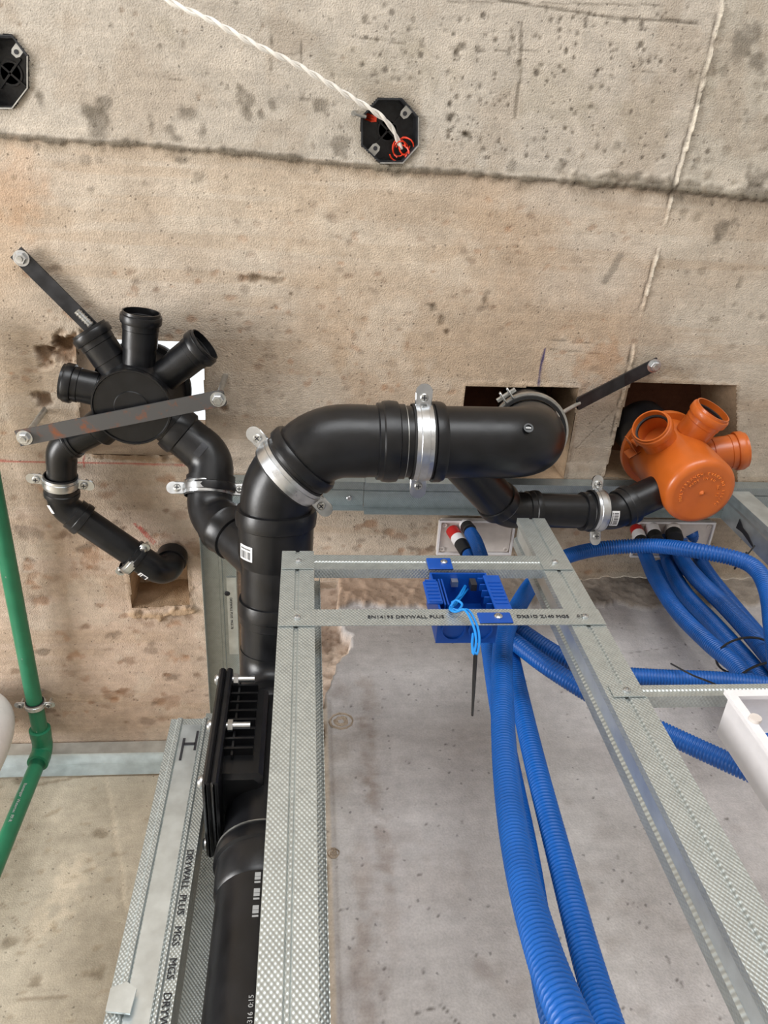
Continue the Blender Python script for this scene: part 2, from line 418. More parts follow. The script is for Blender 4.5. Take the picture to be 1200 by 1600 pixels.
class Grid:
    """a fine sheet of vertices in two plane axes with a tone attribute and relief"""
    def __init__(self, a0, a1, b0, b1, step):
        self.a = np.arange(a0, a1 + step / 2, step); self.b = np.arange(b0, b1 + step / 2, step)
        self.A, self.B = np.meshgrid(self.a, self.b)
        self.ny, self.nx = self.A.shape; self.step = step
        self.col = np.zeros((self.ny, self.nx, 3)); self.h = np.zeros((self.ny, self.nx))
        self.keep = np.ones((self.ny - 1, self.nx - 1), bool)
        self.n1 = fbm(self.ny, self.nx, self.ny * step * 12, self.nx * step * 12)
        self.n2 = fbm(self.ny, self.nx, self.ny * step * 60, self.nx * step * 60, 3)
    def mix(self, w, c):
        w = np.clip(w, 0, 1)[..., None]; self.col = self.col * (1 - w) + np.array(c[:3]) * w
    def win(self, ca, cb, R):
        i0 = max(0, int((cb - R - self.b[0]) / self.step)); i1 = min(self.ny, int((cb + R - self.b[0]) / self.step) + 2)
        j0 = max(0, int((ca - R - self.a[0]) / self.step)); j1 = min(self.nx, int((ca + R - self.a[0]) / self.step) + 2)
        return slice(i0, i1), slice(j0, j1)
    def blob(self, ca, cb, ra, rb, ang, w, c, dh=0.0, rough=0.6, soft=0.35):
        sy, sx = self.win(ca, cb, max(ra, rb) * 1.6)
        if sy.stop <= sy.start or sx.stop <= sx.start: return
        da = self.A[sy, sx] - ca; db = self.B[sy, sx] - cb
        p = (da * math.cos(ang) + db * math.sin(ang)) / ra; q = (-da * math.sin(ang) + db * math.cos(ang)) / rb
        d = np.sqrt(p * p + q * q) + (self.n2[sy, sx] - 0.5) * 2 * rough + (self.n1[sy, sx] - 0.5) * rough
        m = np.clip((1 - d) / soft, 0, 1)
        k = (m * w)[..., None]
        self.col[sy, sx] = self.col[sy, sx] * (1 - k) + np.array(c[:3]) * k
        self.h[sy, sx] += m * dh
    def line(self, pts, width, w, c, dh=0.0, rough=0.8, soft=0.5, wob=0.0):
        d = np.full(self.A.shape, 9.0)
        for p, q in zip(pts[:-1], pts[1:]):
            px, py = p; vx, vy = q[0] - p[0], q[1] - p[1]; L2 = vx * vx + vy * vy
            t = np.clip(((self.A - px) * vx + (self.B - py) * vy) / L2, 0, 1)
            d = np.minimum(d, np.hypot(self.A - px - t * vx + (self.n1 - .5) * wob, self.B - py - t * vy + (self.n1 - .5) * wob))
        m = np.clip((1 - d / width + (self.n2 - 0.5) * rough) / soft, 0, 1) * (d < width * 2.5)
        self.mix(m * w, c); self.h += m * dh * (0.4 + 1.2 * self.n2)
        return m
    def inside(self, poly, A, B):
        c = np.zeros(A.shape, bool); n = len(poly)
        for i in range(n):
            (x1, y1), (x2, y2) = poly[i], poly[(i + 1) % n]
            cond = ((y1 > B) != (y2 > B)) & (A < (x2 - x1) * (B - y1) / (y2 - y1 + 1e-12) + x1)
            c ^= cond
        return c
    def cut(self, poly):
        Ac = (self.A[:-1, :-1] + self.A[1:, 1:]) / 2; Bc = (self.B[:-1, :-1] + self.B[1:, 1:]) / 2
        self.keep &= ~self.inside(poly, Ac, Bc)
    def build(self, name, place, mat_, outer=None, flip=False, extra_col=(0.5, 0.45, 0.38)):
        pos = place(self.A.ravel(), self.B.ravel(), self.h.ravel())
        col = self.col.reshape(-1, 3)
        idx = np.arange(self.ny * self.nx).reshape(self.ny, self.nx)
        q = np.stack([idx[:-1, :-1], idx[:-1, 1:], idx[1:, 1:], idx[1:, :-1]], -1)[self.keep]
        if flip: q = q[:, ::-1]
        if outer:
            n0 = len(pos)
            a0, a1, b0, b1 = self.a[0], self.a[-1], self.b[0], self.b[-1]
            A0, A1, B0, B1 = outer
            pa = np.array([a0, a1, a1, a0, A0, A1, A1, A0]); pb = np.array([b0, b0, b1, b1, B0, B0, B1, B1])
            pos = np.r_[pos, place(pa, pb, np.zeros(8))]; col = np.r_[col, np.tile(extra_col, (8, 1))]
            oq = []
            for i in range(4):
                j = (i + 1) % 4
                if np.allclose(pos[n0 + i], pos[n0 + 4 + i]) and np.allclose(pos[n0 + j], pos[n0 + 4 + j]): continue
                oq.append((n0 + 4 + i, n0 + 4 + j, n0 + j, n0 + i))
            oq = np.array(oq)
            q = np.r_[q, oq[:, ::-1] if flip else oq]
        o0 = Vector(pos.mean(axis=0)); o0.z = float(pos[:, 2].min())
        me = bpy.data.meshes.new(name)
        me.vertices.add(len(pos)); me.loops.add(len(q) * 4); me.polygons.add(len(q))
        me.vertices.foreach_set('co', (pos - np.array(o0)).astype(np.float32).ravel())
        me.loops.foreach_set('vertex_index', q.astype(np.int32).ravel())
        me.polygons.foreach_set('loop_start', np.arange(0, len(q) * 4, 4, dtype=np.int32))
        me.polygons.foreach_set('use_smooth', np.ones(len(q), bool))
        me.update(calc_edges=True)
        at_ = me.color_attributes.new('tone', 'FLOAT_COLOR', 'POINT')
        at_.data.foreach_set('color', np.c_[col, np.ones(len(col))].astype(np.float32).ravel())
        me.materials.append(mat_)
        o = put(bpy.data.objects.new(name, me), name, None, o0)
        return tag(o, kind='structure')

def cxy(u, v):
    p = at(u, v, z=H); return (p.x, p.y)

# ---- ceiling
G = Grid(-1.02, 1.30, -0.34, LY, 0.0028)
tan, grey, warm, pink = lin(188, 174, 158), lin(184, 177, 166), lin(182, 160, 137), lin(190, 167, 150)
G.mix(np.ones(G.A.shape), tan)
big = fbm(G.ny, G.nx, 5, 6, 4); big2 = fbm(G.ny, G.nx, 7, 5, 4)
streak = fbm(G.ny, G.nx, 60, 5, 3)
J1 = [cxy(-60, 206), cxy(0, 211), cxy(300, 232), cxy(600, 262), cxy(900, 285), cxy(1050, 296), cxy(1250, 316)]
J2 = [cxy(1135, -30), cxy(1118, 60), cxy(1085, 190), cxy(1052, 296), cxy(1010, 460), cxy(985, 575), cxy(942, 742)]
yj = np.interp(G.A, [p[0] for p in J1], [p[1] for p in J1])
ys = [p[1] for p in J2]; xj = np.interp(G.B, ys, [p[0] for p in J2])
above = np.clip((yj - G.B) / 0.004, 0, 1); right = np.clip((G.A - xj) / 0.004, 0, 1)
G.mix(above * (0.75 + 0.5 * (big - .5)), grey)
G.mix(right * (0.6 + 0.8 * (big2 - .5)), lin(180, 172, 158))
G.mix((1 - above) * np.clip((big - 0.48) * 4, 0, 0.75), warm)
G.mix((1 - above) * np.clip((big2 - 0.52) * 4, 0, 0.55), lin(196, 184, 168))
G.mix(np.clip((G.B - 0.55) / 0.25, 0, 1) * np.clip((0.1 - G.A) / 0.2, 0, 1) * 0.7, pink)
G.mix(np.clip((streak - 0.52) * 5, 0, 0.35) * (1 - above), lin(172, 150, 126))
G.mix(np.clip((G.n1 - 0.55) * 3, 0, 0.35), lin(160, 144, 126))
G.mix(np.clip((0.42 - G.n1) * 3, 0, 0.3), lin(204, 193, 178))
dk = lin(96, 88, 76); dk2 = lin(72, 64, 54)
# formwork joints
G.line(J1, 0.016, 0.35, lin(130, 118, 100), 0, rough=1.4, soft=0.9, wob=0.02)
G.line(J1, 0.0065, 0.8, dk, -0.0045, rough=1.3, wob=0.006)
G.line([(p[0], p[1] - 0.008) for p in J1[4:]], 0.012, 0.55, lin(110, 102, 88), -0.004, rough=1.6, wob=0.02)
G.line(J2[:5], 0.0026, 0.9, lin(226, 216, 198), -0.005, rough=1.9, wob=0.012)
G.line([(p[0] - 0.006, p[1]) for p in J2], 0.0020, 0.7, dk2, 0.001, rough=1.1, wob=0.012)
G.line(J2[4:], 0.0022, 0.5, lin(226, 208, 184), -0.003, rough=1.8, wob=0.010)
# curved scratch and straight form marks near the top edge
G.line([cxy(700, -12), cxy(850, 10), cxy(960, 27), cxy(1090, 36)], 0.0028, 0.7, dk, 0.001, wob=0.004)
G.line([cxy(700, 2), cxy(1040, 8)], 0.0016, 0.5, dk, rough=1.2)
for a, b, w in (((815, 35), (813, 130), .0028), ((811, 130), (805, 185), .003), ((424, 55), (424, 110), .0022), ((471, 62), (471, 102), .0022),
                ((424, 84), (471, 84), .0016), ((545, 55), (632, 68), .0014), ((470, 155), (506, 158), .002), ((255, 122), (300, 128), .0014),
                ((735, 80), (848, 78), .0012), ((990, 110), (1048, 114), .0014), ((855, 530), (940, 538), .0014), ((860, 545), (960, 555), .0014), ((960, 640), (900, 700), .001)):
    G.line([cxy(*a), cxy(*b)], w, 0.6, dk, 0.0006, rough=1.2, wob=0.003)
G.line([cxy(970, 400), cxy(945, 440)], 0.008, 0.6, lin(120, 112, 100), rough=0.8)
# chalk and pen marks
G.line([cxy(-20, 719), cxy(60, 722), cxy(300, 727)], 0.0018, 0.75, lin(176, 60, 52), rough=0.7)
G.line([cxy(131, 712), cxy(131, 729)], 0.0018, 0.7, lin(176, 60, 52))
G.line([cxy(210, 818), cxy(240, 850)], 0.0022, 0.8, lin(176, 60, 52)); G.line([cxy(218, 822), cxy(243, 848)], 0.0020, 0.8, lin(176, 60, 52))
G.line([cxy(851, 545), cxy(846, 570), cxy(841, 604)], 0.0022, 0.95, lin(48, 42, 96), rough=0.4)
# foot-print like smudges and damp stains
def st(u, v, ra, rb, w=0.6, c=dk, ang=0.0, dh=0.0, rough=0.9):
    p = cxy(u, v); G.blob(p[0], p[1], ra, rb, ang, w, c, dh, rough, 0.6)
for a in ((150, 185, .018, .030), (137, 170, .014, .015), (165, 165, .012, .016), (295, 175, .016, .016), (268, 205, .014, .016), (388, 160, .010, .014), (376, 150, .009, .014),
          (385, 178, .012, .011), (407, 176, .008, .010), (318, 205, .010, .014), (236, 195, .008, .014), (250, 72, .008, .007), (63, 150, .007, .012), (425, 160, .009, .010),
          (500, 165, .014, .012), (530, 225, .018, .014), (700, 185, .014, .012), (280, 250, .018, .006), (620, 262, .020, .016), (1190, 275, .02, .014), (1165, 70, .03, .035), (1180, 95, .02, .02), (960, 275, .016, .014),
          (994, 275, .012, .010), (1190, 300, .03, .012), (1130, 360, .024, .022), (1120, 375, .016, .012), (1050, 300, .03, .012), (1030, 290, .02, .014)):
    st(*a)
for a in ((680, 482, .014, .010), (690, 505, .010, .012), (672, 476, .012, .006), (698, 520, .006, .008), (400, 432, .022, .006), (415, 435, .030, .007), (455, 460, .006, .004),
          (940, 670, .012, .006), (760, 470, .012, .010)):
    st(*a, w=0.75, c=lin(104, 86, 66), dh=0.002, rough=1.3)
for a in ((260, 40, .02, .02), (640, 70, .03, .03), (1100, 120, .03, .05), (600, 115, .12, .05), (850, 150, .08, .05), (1000, 190, .09, .06)):
    st(*a, w=0.25, c=lin(150, 140, 120), rough=0.7)
st(70, 555, .018, .022, .8, lin(110, 84, 62), dh=0.012, rough=0.8); st(108, 548, .030, .030, .75, lin(120, 92, 68), dh=0.014, rough=1.0)
st(66, 625, .018, .016, .8, lin(118, 94, 74), dh=0.012, rough=1.0); st(98, 536, .018, .012, .8, lin(110, 86, 64), dh=.012)
st(350, 640, .010, .012, .7, lin(110, 84, 64), dh=0.004); st(940, 560, .05, .05, .35, lin(176, 128, 86)); st(1060, 590, .06, .02, .35, lin(150, 128, 100))
st(620, 430, .25, .12, .22, lin(206, 196, 180), rough=.5); st(380, 330, .2, .08, .2, lin(202, 190, 172), rough=.5); st(30, 300, .06, .08, .3, lin(186, 140, 100), rough=.5)
# blotches left by the ply, thick on the lower left
def scatter(n, u0, u1, v0, v1, r0, r1, w, cols, dh=0.0, flat=1.0):
    for _ in range(n):
        u, v = random.uniform(u0, u1), random.uniform(v0, v1); r = random.uniform(r0, r1)
        p = cxy(u, v); G.blob(p[0], p[1], r * flat, r, random.uniform(-.4, .4), w * random.uniform(.5, 1), random.choice(cols), dh, 1.0, 0.6)
brown = [lin(140, 106, 80), lin(120, 94, 74), lin(160, 120, 90), lin(104, 88, 74)]
scatter(130, 20, 350, 730, 1130, .004, .013, .65, brown, .0008, 1.6)
scatter(16, 40, 330, 740, 1130, .012, .022, .5, brown, .001, 1.7)
scatter(90, 0, 420, 420, 720, .003, .009, .55, brown, .0006, 1.4)
scatter(60, 60, 260, 520, 700, .002, .005, .55, brown)
scatter(160, 330, 1000, 310, 640, .0025, .006, .45, brown, .0006, 1.8)
scatter(50, 400, 640, 480, 640, .003, .006, .5, brown)
scatter(150, 690, 1110, 10, 260, .0020, .0046, .8, [dk, dk2], .0014)
scatter(60, 860, 1080, 20, 140, .002, .0045, .85, [dk, dk2], .0014)
scatter(50, 700, 800, 130, 240, .002, .0052, .8, [dk, dk2], .0014)
scatter(60, 560, 720, 0, 130, .0025, .005, .7, [dk, dk2], .001)
scatter(60, 0, 560, 0, 200, .0025, .005, .55, [dk, lin(130, 110, 90)], .001)
scatter(70, 1060, 1200, 30, 560, .003, .009, .5, [dk, lin(120, 110, 94)], .001)
scatter(120, 500, 1000, 810, 905, .003, .010, .55, brown, .0008, 1.6)
scatter(30, 0, 1200, 215, 300, .004, .010, .5, [dk, lin(130, 116, 98)], -.0015)
G.h += (G.n1 - 0.5) * 0.0022
# mortar crumbs where holes were broken out
def ringstain(poly, w=0.6):
    G.line(poly + [poly[0]], 0.008, w, lin(150, 128, 104), -0.002, rough=1.6, wob=0.01)
HOLES = [[cxy(118, 528), cxy(318, 535), cxy(322, 712), cxy(130, 708)],
         [cxy(202, 868), cxy(290, 866), cxy(297, 944), cxy(206, 950)],
         [cxy(727, 602), cxy(905, 606), cxy(880, 747), cxy(714, 747)],
         [cxy(985, 596), cxy(1150, 602), cxy(1152, 762), cxy(943, 744)]]
for h in HOLES: ringstain(h, 0.45)
G.line([cxy(200, 958), cxy(250, 962), cxy(300, 952)], 0.010, 0.8, lin(176, 150, 122), -0.006, rough=1.8, wob=0.01)
G.line([cxy(150, 712), cxy(300, 716)], 0.008, 0.7, lin(150, 124, 98), -0.004, rough=1.8, wob=0.01)
OCT = []
def octagon(u, v, ru, rv):
    return [cxy(u + ru * a, v + rv * b) for a, b in ((-.42, -1), (.42, -1), (1, -.42), (1, .45), (.45, 1), (-.35, 1), (-1, .45), (-1, -.42))]
OCT.append(octagon(609, 204, 45, 51)); OCT.append(octagon(1, 112, 44, 58))
for h in OCT:
    G.line(h + [h[0]], 0.016, 0.35, lin(132, 124, 108), 0, rough=1.4, soft=.9)
for h in HOLES + OCT: G.cut(h)
def place_ceiling(a, b, h):
    return np.c_[a, b, H + h]
ceiling = G.build('ceiling', place_ceiling, M['ceil'], (-4.5, 3.5, -4.0, LY), flip=True, extra_col=tan[:3])
del G
def lining(poly, depth, m, cap_m, name='hole_lining', parent=None):
    mb = MB(); n = len(poly)
    cx = sum(p[0] for p in poly) / n; cy = sum(p[1] for p in poly) / n
    P = [(cx + (p[0] - cx) * 1.004, cy + (p[1] - cy) * 1.004) for p in poly]
    sub = 14; rings = []
    for k in range(5):
        z = H - 0.001 + depth * k / 4; ring = []
        for i in range(n):
            p, q = P[i], P[(i + 1) % n]
            for s in range(sub):
                t = s / sub; j = 0.0025 if k else 0
                ring.append(Vector((p[0] + (q[0] - p[0]) * t + random.uniform(-j, j), p[1] + (q[1] - p[1]) * t + random.uniform(-j, j), z)))
        rings.append(ring)
    m_ = n * sub; vs = sum(rings, []); fs = []
    for k in range(4):
        for i in range(m_):
            j = (i + 1) % m_; fs.append((k * m_ + i, k * m_ + j, (k + 1) * m_ + j, (k + 1) * m_ + i))
    mb.add(vs, fs); o = mb.build(name, m, parent, smooth=20)
    if cap_m:
        c = MB(); c.prism([(p[0] * 1.0, p[1]) for p in [(cx + (p[0] - cx) * 1.15, cy + (p[1] - cy) * 1.15) for p in poly]], (0, 0, H + depth), (1, 0, 0), (0, 1, 0), (0, 0, 1), 0.02)
        c.build('formwork_board', cap_m, parent, smooth=0)
    return o
hx0, hx1 = min(p[0] for p in HOLES[0]) - .004, max(p[0] for p in HOLES[0]) + .004
hy0, hy1 = min(p[1] for p in HOLES[0]) - .004, max(p[1] for p in HOLES[0]) + .004
sb = MB()
for a0, a1, b0, b1 in ((-4.5, hx0, -4, LY + .1), (hx1, 3.5, -4, LY + .1), (hx0, hx1, -4, hy0), (hx0, hx1, hy1, LY + .1)):
    sb.box(((a0 + a1) / 2, (b0 + b1) / 2, H + .195), (a1 - a0, b1 - b0, .01))
sb.build('slab_light_cover', M['hole'], ceiling, smooth=0)  # unseen cover added to stop sky light leaking past the hole edges
lining(HOLES[0], 0.19, M['hole'], None, parent=ceiling)
lining(HOLES[1], 0.10, M['hole'], M['hole'], parent=ceiling)
lining(HOLES[2], 0.16, M['hole'], M['board'], parent=ceiling)
lining(HOLES[3], 0.16, M['hole'], M['board'], parent=ceiling)

# ---- concrete pier behind the blue conduits
PX = 0.030
W = Grid(PX, 1.5, -0.55, H - 0.001, 0.0035)
W.mix(np.ones(W.A.shape), lin(184, 179, 177))
b1 = fbm(W.ny, W.nx, 6, 5, 5); b2 = fbm(W.ny, W.nx, 3, 9, 4)
W.mix(np.clip((b1 - .5) * 2.5, 0, .5), lin(170, 163, 160)); W.mix(np.clip((b2 - .52) * 3, 0, .5), lin(196, 192, 188))
def wxy(u, v):
    p = at(u, v, y=WY); return (p.x, p.z)
def ws(u, v, ra, rb, w, c, dh=0.0, rough=0.8, soft=0.7):
    p = wxy(u, v); W.blob(p[0], p[1], ra, rb, 0, w, c, dh, rough, soft)
bs = lin(128, 106, 86)
for u, v, ra, rb, w in ((575, 1100, .02, .08, .5), (572, 1190, .02, .09, .65), (585, 1250, .018, .05, .6), (600, 1320, .015, .06, .5), (565, 1380, .018, .08, .4), (570, 1500, .015, .10, .5), (535, 1170, .03, .04, .4), (530, 1220, .03, .03, .35), (612, 1440, .012, .07, .3), (530, 1080, .02, .03, .45), (690, 1380, .06, .05, .2)):
    ws(u, v, ra, rb, w * .6, bs)
for _ in range(120):
    u, v = random.uniform(500, 1150), random.uniform(960, 1600); ws(u, v, random.uniform(.0015, .003), random.uniform(.0015, .003), .8, lin(70, 62, 56), .0015, .6)
for _ in range(60):
    u, v = random.uniform(500, 1150), random.uniform(960, 1600); ws(u, v, random.uniform(.008, .03), random.uniform(.006, .02), .25, lin(150, 140, 134))
ws(940, 1126, .011, .012, .9, lin(70, 66, 62), .01)
# rough mortar band under the ceiling
zb = 1.285 + (fbm(W.ny, W.nx, 3, 40, 4) - .5) * 0.05
band = np.clip((W.B - zb) / 0.006, 0, 1)
W.mix(band * 0.85, lin(146, 134, 120)); W.mix(band * np.clip((W.n1 - .5) * 5, 0, .7), lin(108, 100, 92)); W.h += band * (-0.010 - 0.022 * (W.n1 - .5) - 0.014 * (W.n2 - .5))
W.mix(band * np.clip((0.45 - W.A) / .1, 0, .6), lin(170, 140, 116))
# broken corner with bare aggregate
edge = np.interp(W.B, [0.98, 1.03, 1.06, 1.10, 1.15, 1.19, 1.22, 1.29], [0.0, .012, .018, .030, .060, .066, .045, .04])
chip = np.clip((PX + edge + (W.n1 - .5) * .03 + (W.n2 - .5) * .012 - W.A) / 0.0035, 0, 1)
W.mix(chip * .95, lin(232, 212, 194)); W.mix(chip * np.clip((W.n2 - .5) * 3, 0, .6), lin(160, 136, 116)); W.h += chip * (0.022 + 0.02 * W.n2)
W.mix(chip * np.clip((W.B - 1.17) / .05, 0, .5), lin(128, 104, 88))  # shade on the upper part of the chip painted in
groove = np.clip(1 - np.abs(W.A - PX - .016) / 0.004, 0, 1) * np.clip((1.02 - W.B) / .02, 0, 1)
W.mix(groove * .5, lin(110, 98, 86)); W.h += groove * .003
rim = np.clip((PX + .013 - W.A) / .003, 0, 1) * np.clip((1.03 - W.B) / .02, 0, 1)
W.mix(rim * .7, lin(184, 166, 142)); W.h += rim * (W.n2 - .3) * .008
W.line([wxy(650, 1583), wxy(690, 1572), wxy(716, 1600)], .0012, .8, lin(90, 84, 78))
W.line([wxy(985, 1020), wxy(1060, 1010)], .0014, .5, lin(110, 104, 98)); W.line([wxy(800, 1330), wxy(830, 1420)], .0014, .35, lin(130, 120, 112), wob=.01)
W.h += (W.n1 - .5) * .002
wall_back = W.build('wall_back', lambda a, b, h: np.c_[a, WY + h, b], M['wall'], (PX, 3.5, -1.5, H - .001), extra_col=lin(184, 179, 177)[:3])
del W
mb = MB()   # the side of the pier that closes the recess, with a ragged front edge
zs = np.linspace(-1.5, H - .001, 140); vs, fs = [], []
for i, z in enumerate(zs):
    j = random.uniform(-.0015, .0015); front = WY + (0.02 if 1.02 < z < 1.27 else 0.0) + random.uniform(0, .004)
    vs += [Vector((PX + j, front, z)), Vector((PX + j, WY + .1, z)), Vector((PX, LY, z))]
for i in range(len(zs) - 1):
    for k in range(2): fs.append((i * 3 + k, i * 3 + k + 1, i * 3 + k + 4, i * 3 + k + 3))
mb.add(vs, fs); mb.build('pier_side', M['hole'], wall_back, smooth=40)

for (u, v), rp in (((533, 1127), .0185), ((521, 1333), .0075)):
    p = at(u, v, y=WY); pl = MB(); nn = 22; vs = []; fs = []
    for k, (q, dy) in enumerate(((1.12, .001), (1.05, -.0022), (.96, -.0018), (.88, .004), (.5, -.003), (.15, .002))):
        for i in range(nn):
            a = 2 * math.pi * i / nn; j = random.uniform(-.05, .05)
            vs.append(Vector((p.x + math.cos(a) * rp * (q + j), WY + dy + random.uniform(-.0012, .0012), p.z + math.sin(a) * rp * .92 * (q + j))))
    for k in range(5):
        for i in range(nn): fs.append((k * nn + i, k * nn + (i + 1) % nn, (k + 1) * nn + (i + 1) % nn, (k + 1) * nn + i))
    fs.append(tuple(5 * nn + i for i in range(nn)))
    pl.add(vs, fs).build('tie_hole_plug', M['mortar'], wall_back, smooth=30)

# ---- recessed wall on the left
R = Grid(-1.35, PX, -0.3, H - .001, 0.006)
R.mix(np.ones(R.A.shape), lin(172, 163, 146))
b1 = fbm(R.ny, R.nx, 7, 5, 5); b2 = fbm(R.ny, R.nx, 5, 6, 4)
R.mix(np.clip((b1 - .48) * 4, 0, .7), lin(152, 143, 126)); R.mix(np.clip((b2 - .52) * 5, 0, .6), lin(188, 178, 160))
def rs(u, v, ra, rb, w, c, dh=0.0):
    p = at(u, v, y=LY); R.blob(p.x, p.z, ra, rb, 0, w, c, dh, .9, .5)
rs(105, 1390, .045, .07, .8, lin(192, 180, 160)); rs(60, 1440, .03, .05, .6, lin(188, 176, 156))
for u, v in ((150, 1520), (60, 1530), (20, 1470), (160, 1300), (30, 1220)): rs(u, v, .018, .012, .7, lin(120, 108, 90), .002)
for _ in range(70):
    rs(random.uniform(0, 260), random.uniform(1200, 1600), random.uniform(.004, .012), random.uniform(.003, .008), .5, lin(140, 126, 104), .001)
def rl(a, b, w=.002, c=lin(130, 116, 96)):
    p, q = at(*a, y=LY), at(*b, y=LY); R.line([(p.x, p.z), (q.x, q.z)], w, .6, c, .001, wob=.01)
rl((0, 1410), (50, 1470)); rl((165, 1215), (200, 1420), .005, lin(194, 182, 162)); rl((20, 1560), (150, 1555)); rl((60, 1225), (170, 1205), .005)
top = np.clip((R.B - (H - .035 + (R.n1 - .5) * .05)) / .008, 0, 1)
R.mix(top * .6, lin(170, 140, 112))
R.h += (R.n1 - .5) * .004
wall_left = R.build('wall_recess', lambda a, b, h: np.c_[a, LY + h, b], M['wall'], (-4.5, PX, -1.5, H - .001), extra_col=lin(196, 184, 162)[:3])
del R

# ---- the rest of the room, outside the frame
fl = MB().box((-0.5, -1.295, -1.55), (8.0, 5.41, 0.1)).build('floor', M['floor'], smooth=0); tag(fl, kind='structure')
wr = MB().box((3.55, -1.295, (H - 1.5) / 2), (0.1, 5.41, H + 1.5)).build('wall_right', M['plain'], smooth=0); tag(wr, kind='structure')
def wall_with_opening(name, along, fixed, a0, a1, o0, o1, zb, zt):
    mb = MB(); t = .12
    def bx(p, q, z0, z1):
        c = ((p + q) / 2, fixed, (z0 + z1) / 2) if along == 'x' else (fixed, (p + q) / 2, (z0 + z1) / 2)
        s = (q - p, t, z1 - z0) if along == 'x' else (t, q - p, z1 - z0)
        mb.box(c, s)
    bx(a0, o0, -1.5, H); bx(o1, a1, -1.5, H); bx(o0, o1, -1.5, zb); bx(o0, o1, zt, H)
    w = mb.build(name, M['plain'], smooth=0); tag(w, kind='structure')
    f = MB()
    def fr(p, q, z0, z1):
        c = ((p + q) / 2, fixed, (z0 + z1) / 2) if along == 'x' else (fixed, (p + q) / 2, (z0 + z1) / 2)
        s = (q - p, .06, z1 - z0) if along == 'x' else (.06, q - p, z1 - z0)
        f.box(c, s)
    fr(o0, o0 + .05, zb, zt); fr(o1 - .05, o1, zb, zt); fr(o0 + .05, o1 - .05, zb, zb + .05); fr(o0 + .05, o1 - .05, zt - .05, zt); fr((o0 + o1) / 2 - .03, (o0 + o1) / 2 + .03, zb + .05, zt - .05)
    return f
f = wall_with_opening('wall_window_side', 'y', -4.5, -4.0, LY, -2.2, 1.2, -1.3, .95); w1 = f.build('window_1', M['frame'], smooth=0); tag(w1, kind='structure')
f = wall_with_opening('wall_front', 'x', -4.0, -4.5, 3.5, -2.0, 2.4, -1.3, .95); w2 = f.build('window_2', M['frame'], smooth=0); tag(w2, kind='structure')

EX, EY, EZ = Vector((1, 0, 0)), Vector((0, 1, 0)), Vector((0, 0, 1))
# ------------------------------------------------------------------ metal framing
def flange(p, q, rib=0.0022, pos=(0.46, 0.56)):
    """straight piece of sheet with one rolled rib; rib goes to the left of p->q"""
    p, q = np.array(p), np.array(q); d = q - p; n = np.array((-d[1], d[0])) / np.linalg.norm(d)
    a, b = p + d * pos[0], p + d * pos[1]
    e = d / np.linalg.norm(d) * 0.0015
    return [tuple(p), tuple(a - e), tuple(a + n * rib), tuple(b + n * rib), tuple(b + e), tuple(q)]

def stud(sec, z0, z1, m, label, name='steel_stud'):
    o0 = (sec[0][0], sec[0][1], z0)
    t = thing(name, o0, label, 'metal stud')
    MB().sheet(sec, 0.001, (0, 0, z0), EX, EY, EZ, z1 - z0).build('profile', m, t, smooth=25)
    return t
def screw(p, axis, r, parent, m=None, h=0.003, name='screw_head'):
    s = MB().lathe(p, axis, [(0, r), (h * .5, r), (h, r * .7), (h, r * .38), (h * .5, r * .34)], 12).build(name, m or M['zinc'], parent)
    return s
ZB = -1.495
# front ladder frame
sec = [(0.0131, .556)] + flange((0.0131, .55), (-.0287, .55), -.0022) + flange((-.0287, .598), (.0225, .598), .001)[0:1] + [(.0225, .598), (.0225, .592)]
stud_l = stud(sec, ZB, .926, M['galv'], 'knurled galvanised stud standing right in front of the black drain stack')
sec = [(.373, .557)] + flange((.373, .55), (.331, .55), -.0022) + [(.331, .558), (.3345, .561), (.3345, .583), (.331, .586), (.331, .598), (.373, .598)]
stud_r = stud(sec, ZB, 1.03, M['galv'], 'long galvanised stud slanting from the blue conduits to lower right corner')
MB().box((.3335, .572, (ZB + 1.02) / 2), (.0012, .020, 1.02 - ZB)).build('smooth_face', M['galvs'], stud_r, smooth=0)
# wall studs at the recess
sec = [(-.205, .92)] + [(-.205, .87), (-.196, .87), (-.194, .8675), (-.188, .8675), (-.186, .87), (-.156, .87), (-.154, .8675), (-.1505, .8675), (-.1485, .87), (-.135, .87), (-.135, .92)]
sl = stud(sec, ZB, .945, M['galv'], 'bright galvanised stud at lower left beside the inspection hatch')
MB().box((-.171, .8688, (ZB + .93) / 2), (.028, .0016, .93 - ZB)).build('smooth_face', M['galvs'], sl, smooth=0)
text_mesh('printed_text', 'DRYWALL  PLUS    MGS    MGS    DRYWALL  PLUS', .0125, (-.1468, .8686, .70), -EZ, EX, M['ink'], sl)
for a, b in (((-.1785, .90), (-.1785, .855)), ((-.160, .915), (-.160, .875))):
    MB().box(((a[0] + b[0]) / 2, .8676, (a[1] + b[1]) / 2), (.0035, .0012, abs(a[1] - b[1]))).build('slot_shade_plate', M['ink'], sl, smooth=0)
MB().box((-.169, .8676, .888), (.017, .0012, .005)).build('slot_shade_plate', M['ink'], sl, smooth=0)  # dark plates paint the shade of the punched openings
p = at(190, 1562, y=.86)
MB().prism([(-.014, -.012), (.012, -.016), (.014, .010), (.002, .018), (-.014, .012)], (p.x, .858, p.z), EX, EZ, EY, .003).build('bent_tab', M['galvs'], sl, smooth=0)
sec = [(-.175, 1.05), (-.175, 1.0), (-.03, 1.0), (-.03, 1.05)]
stud(sec, ZB, 1.10, M['galv'], 'knurled steel stud in shade behind the black drain stack')
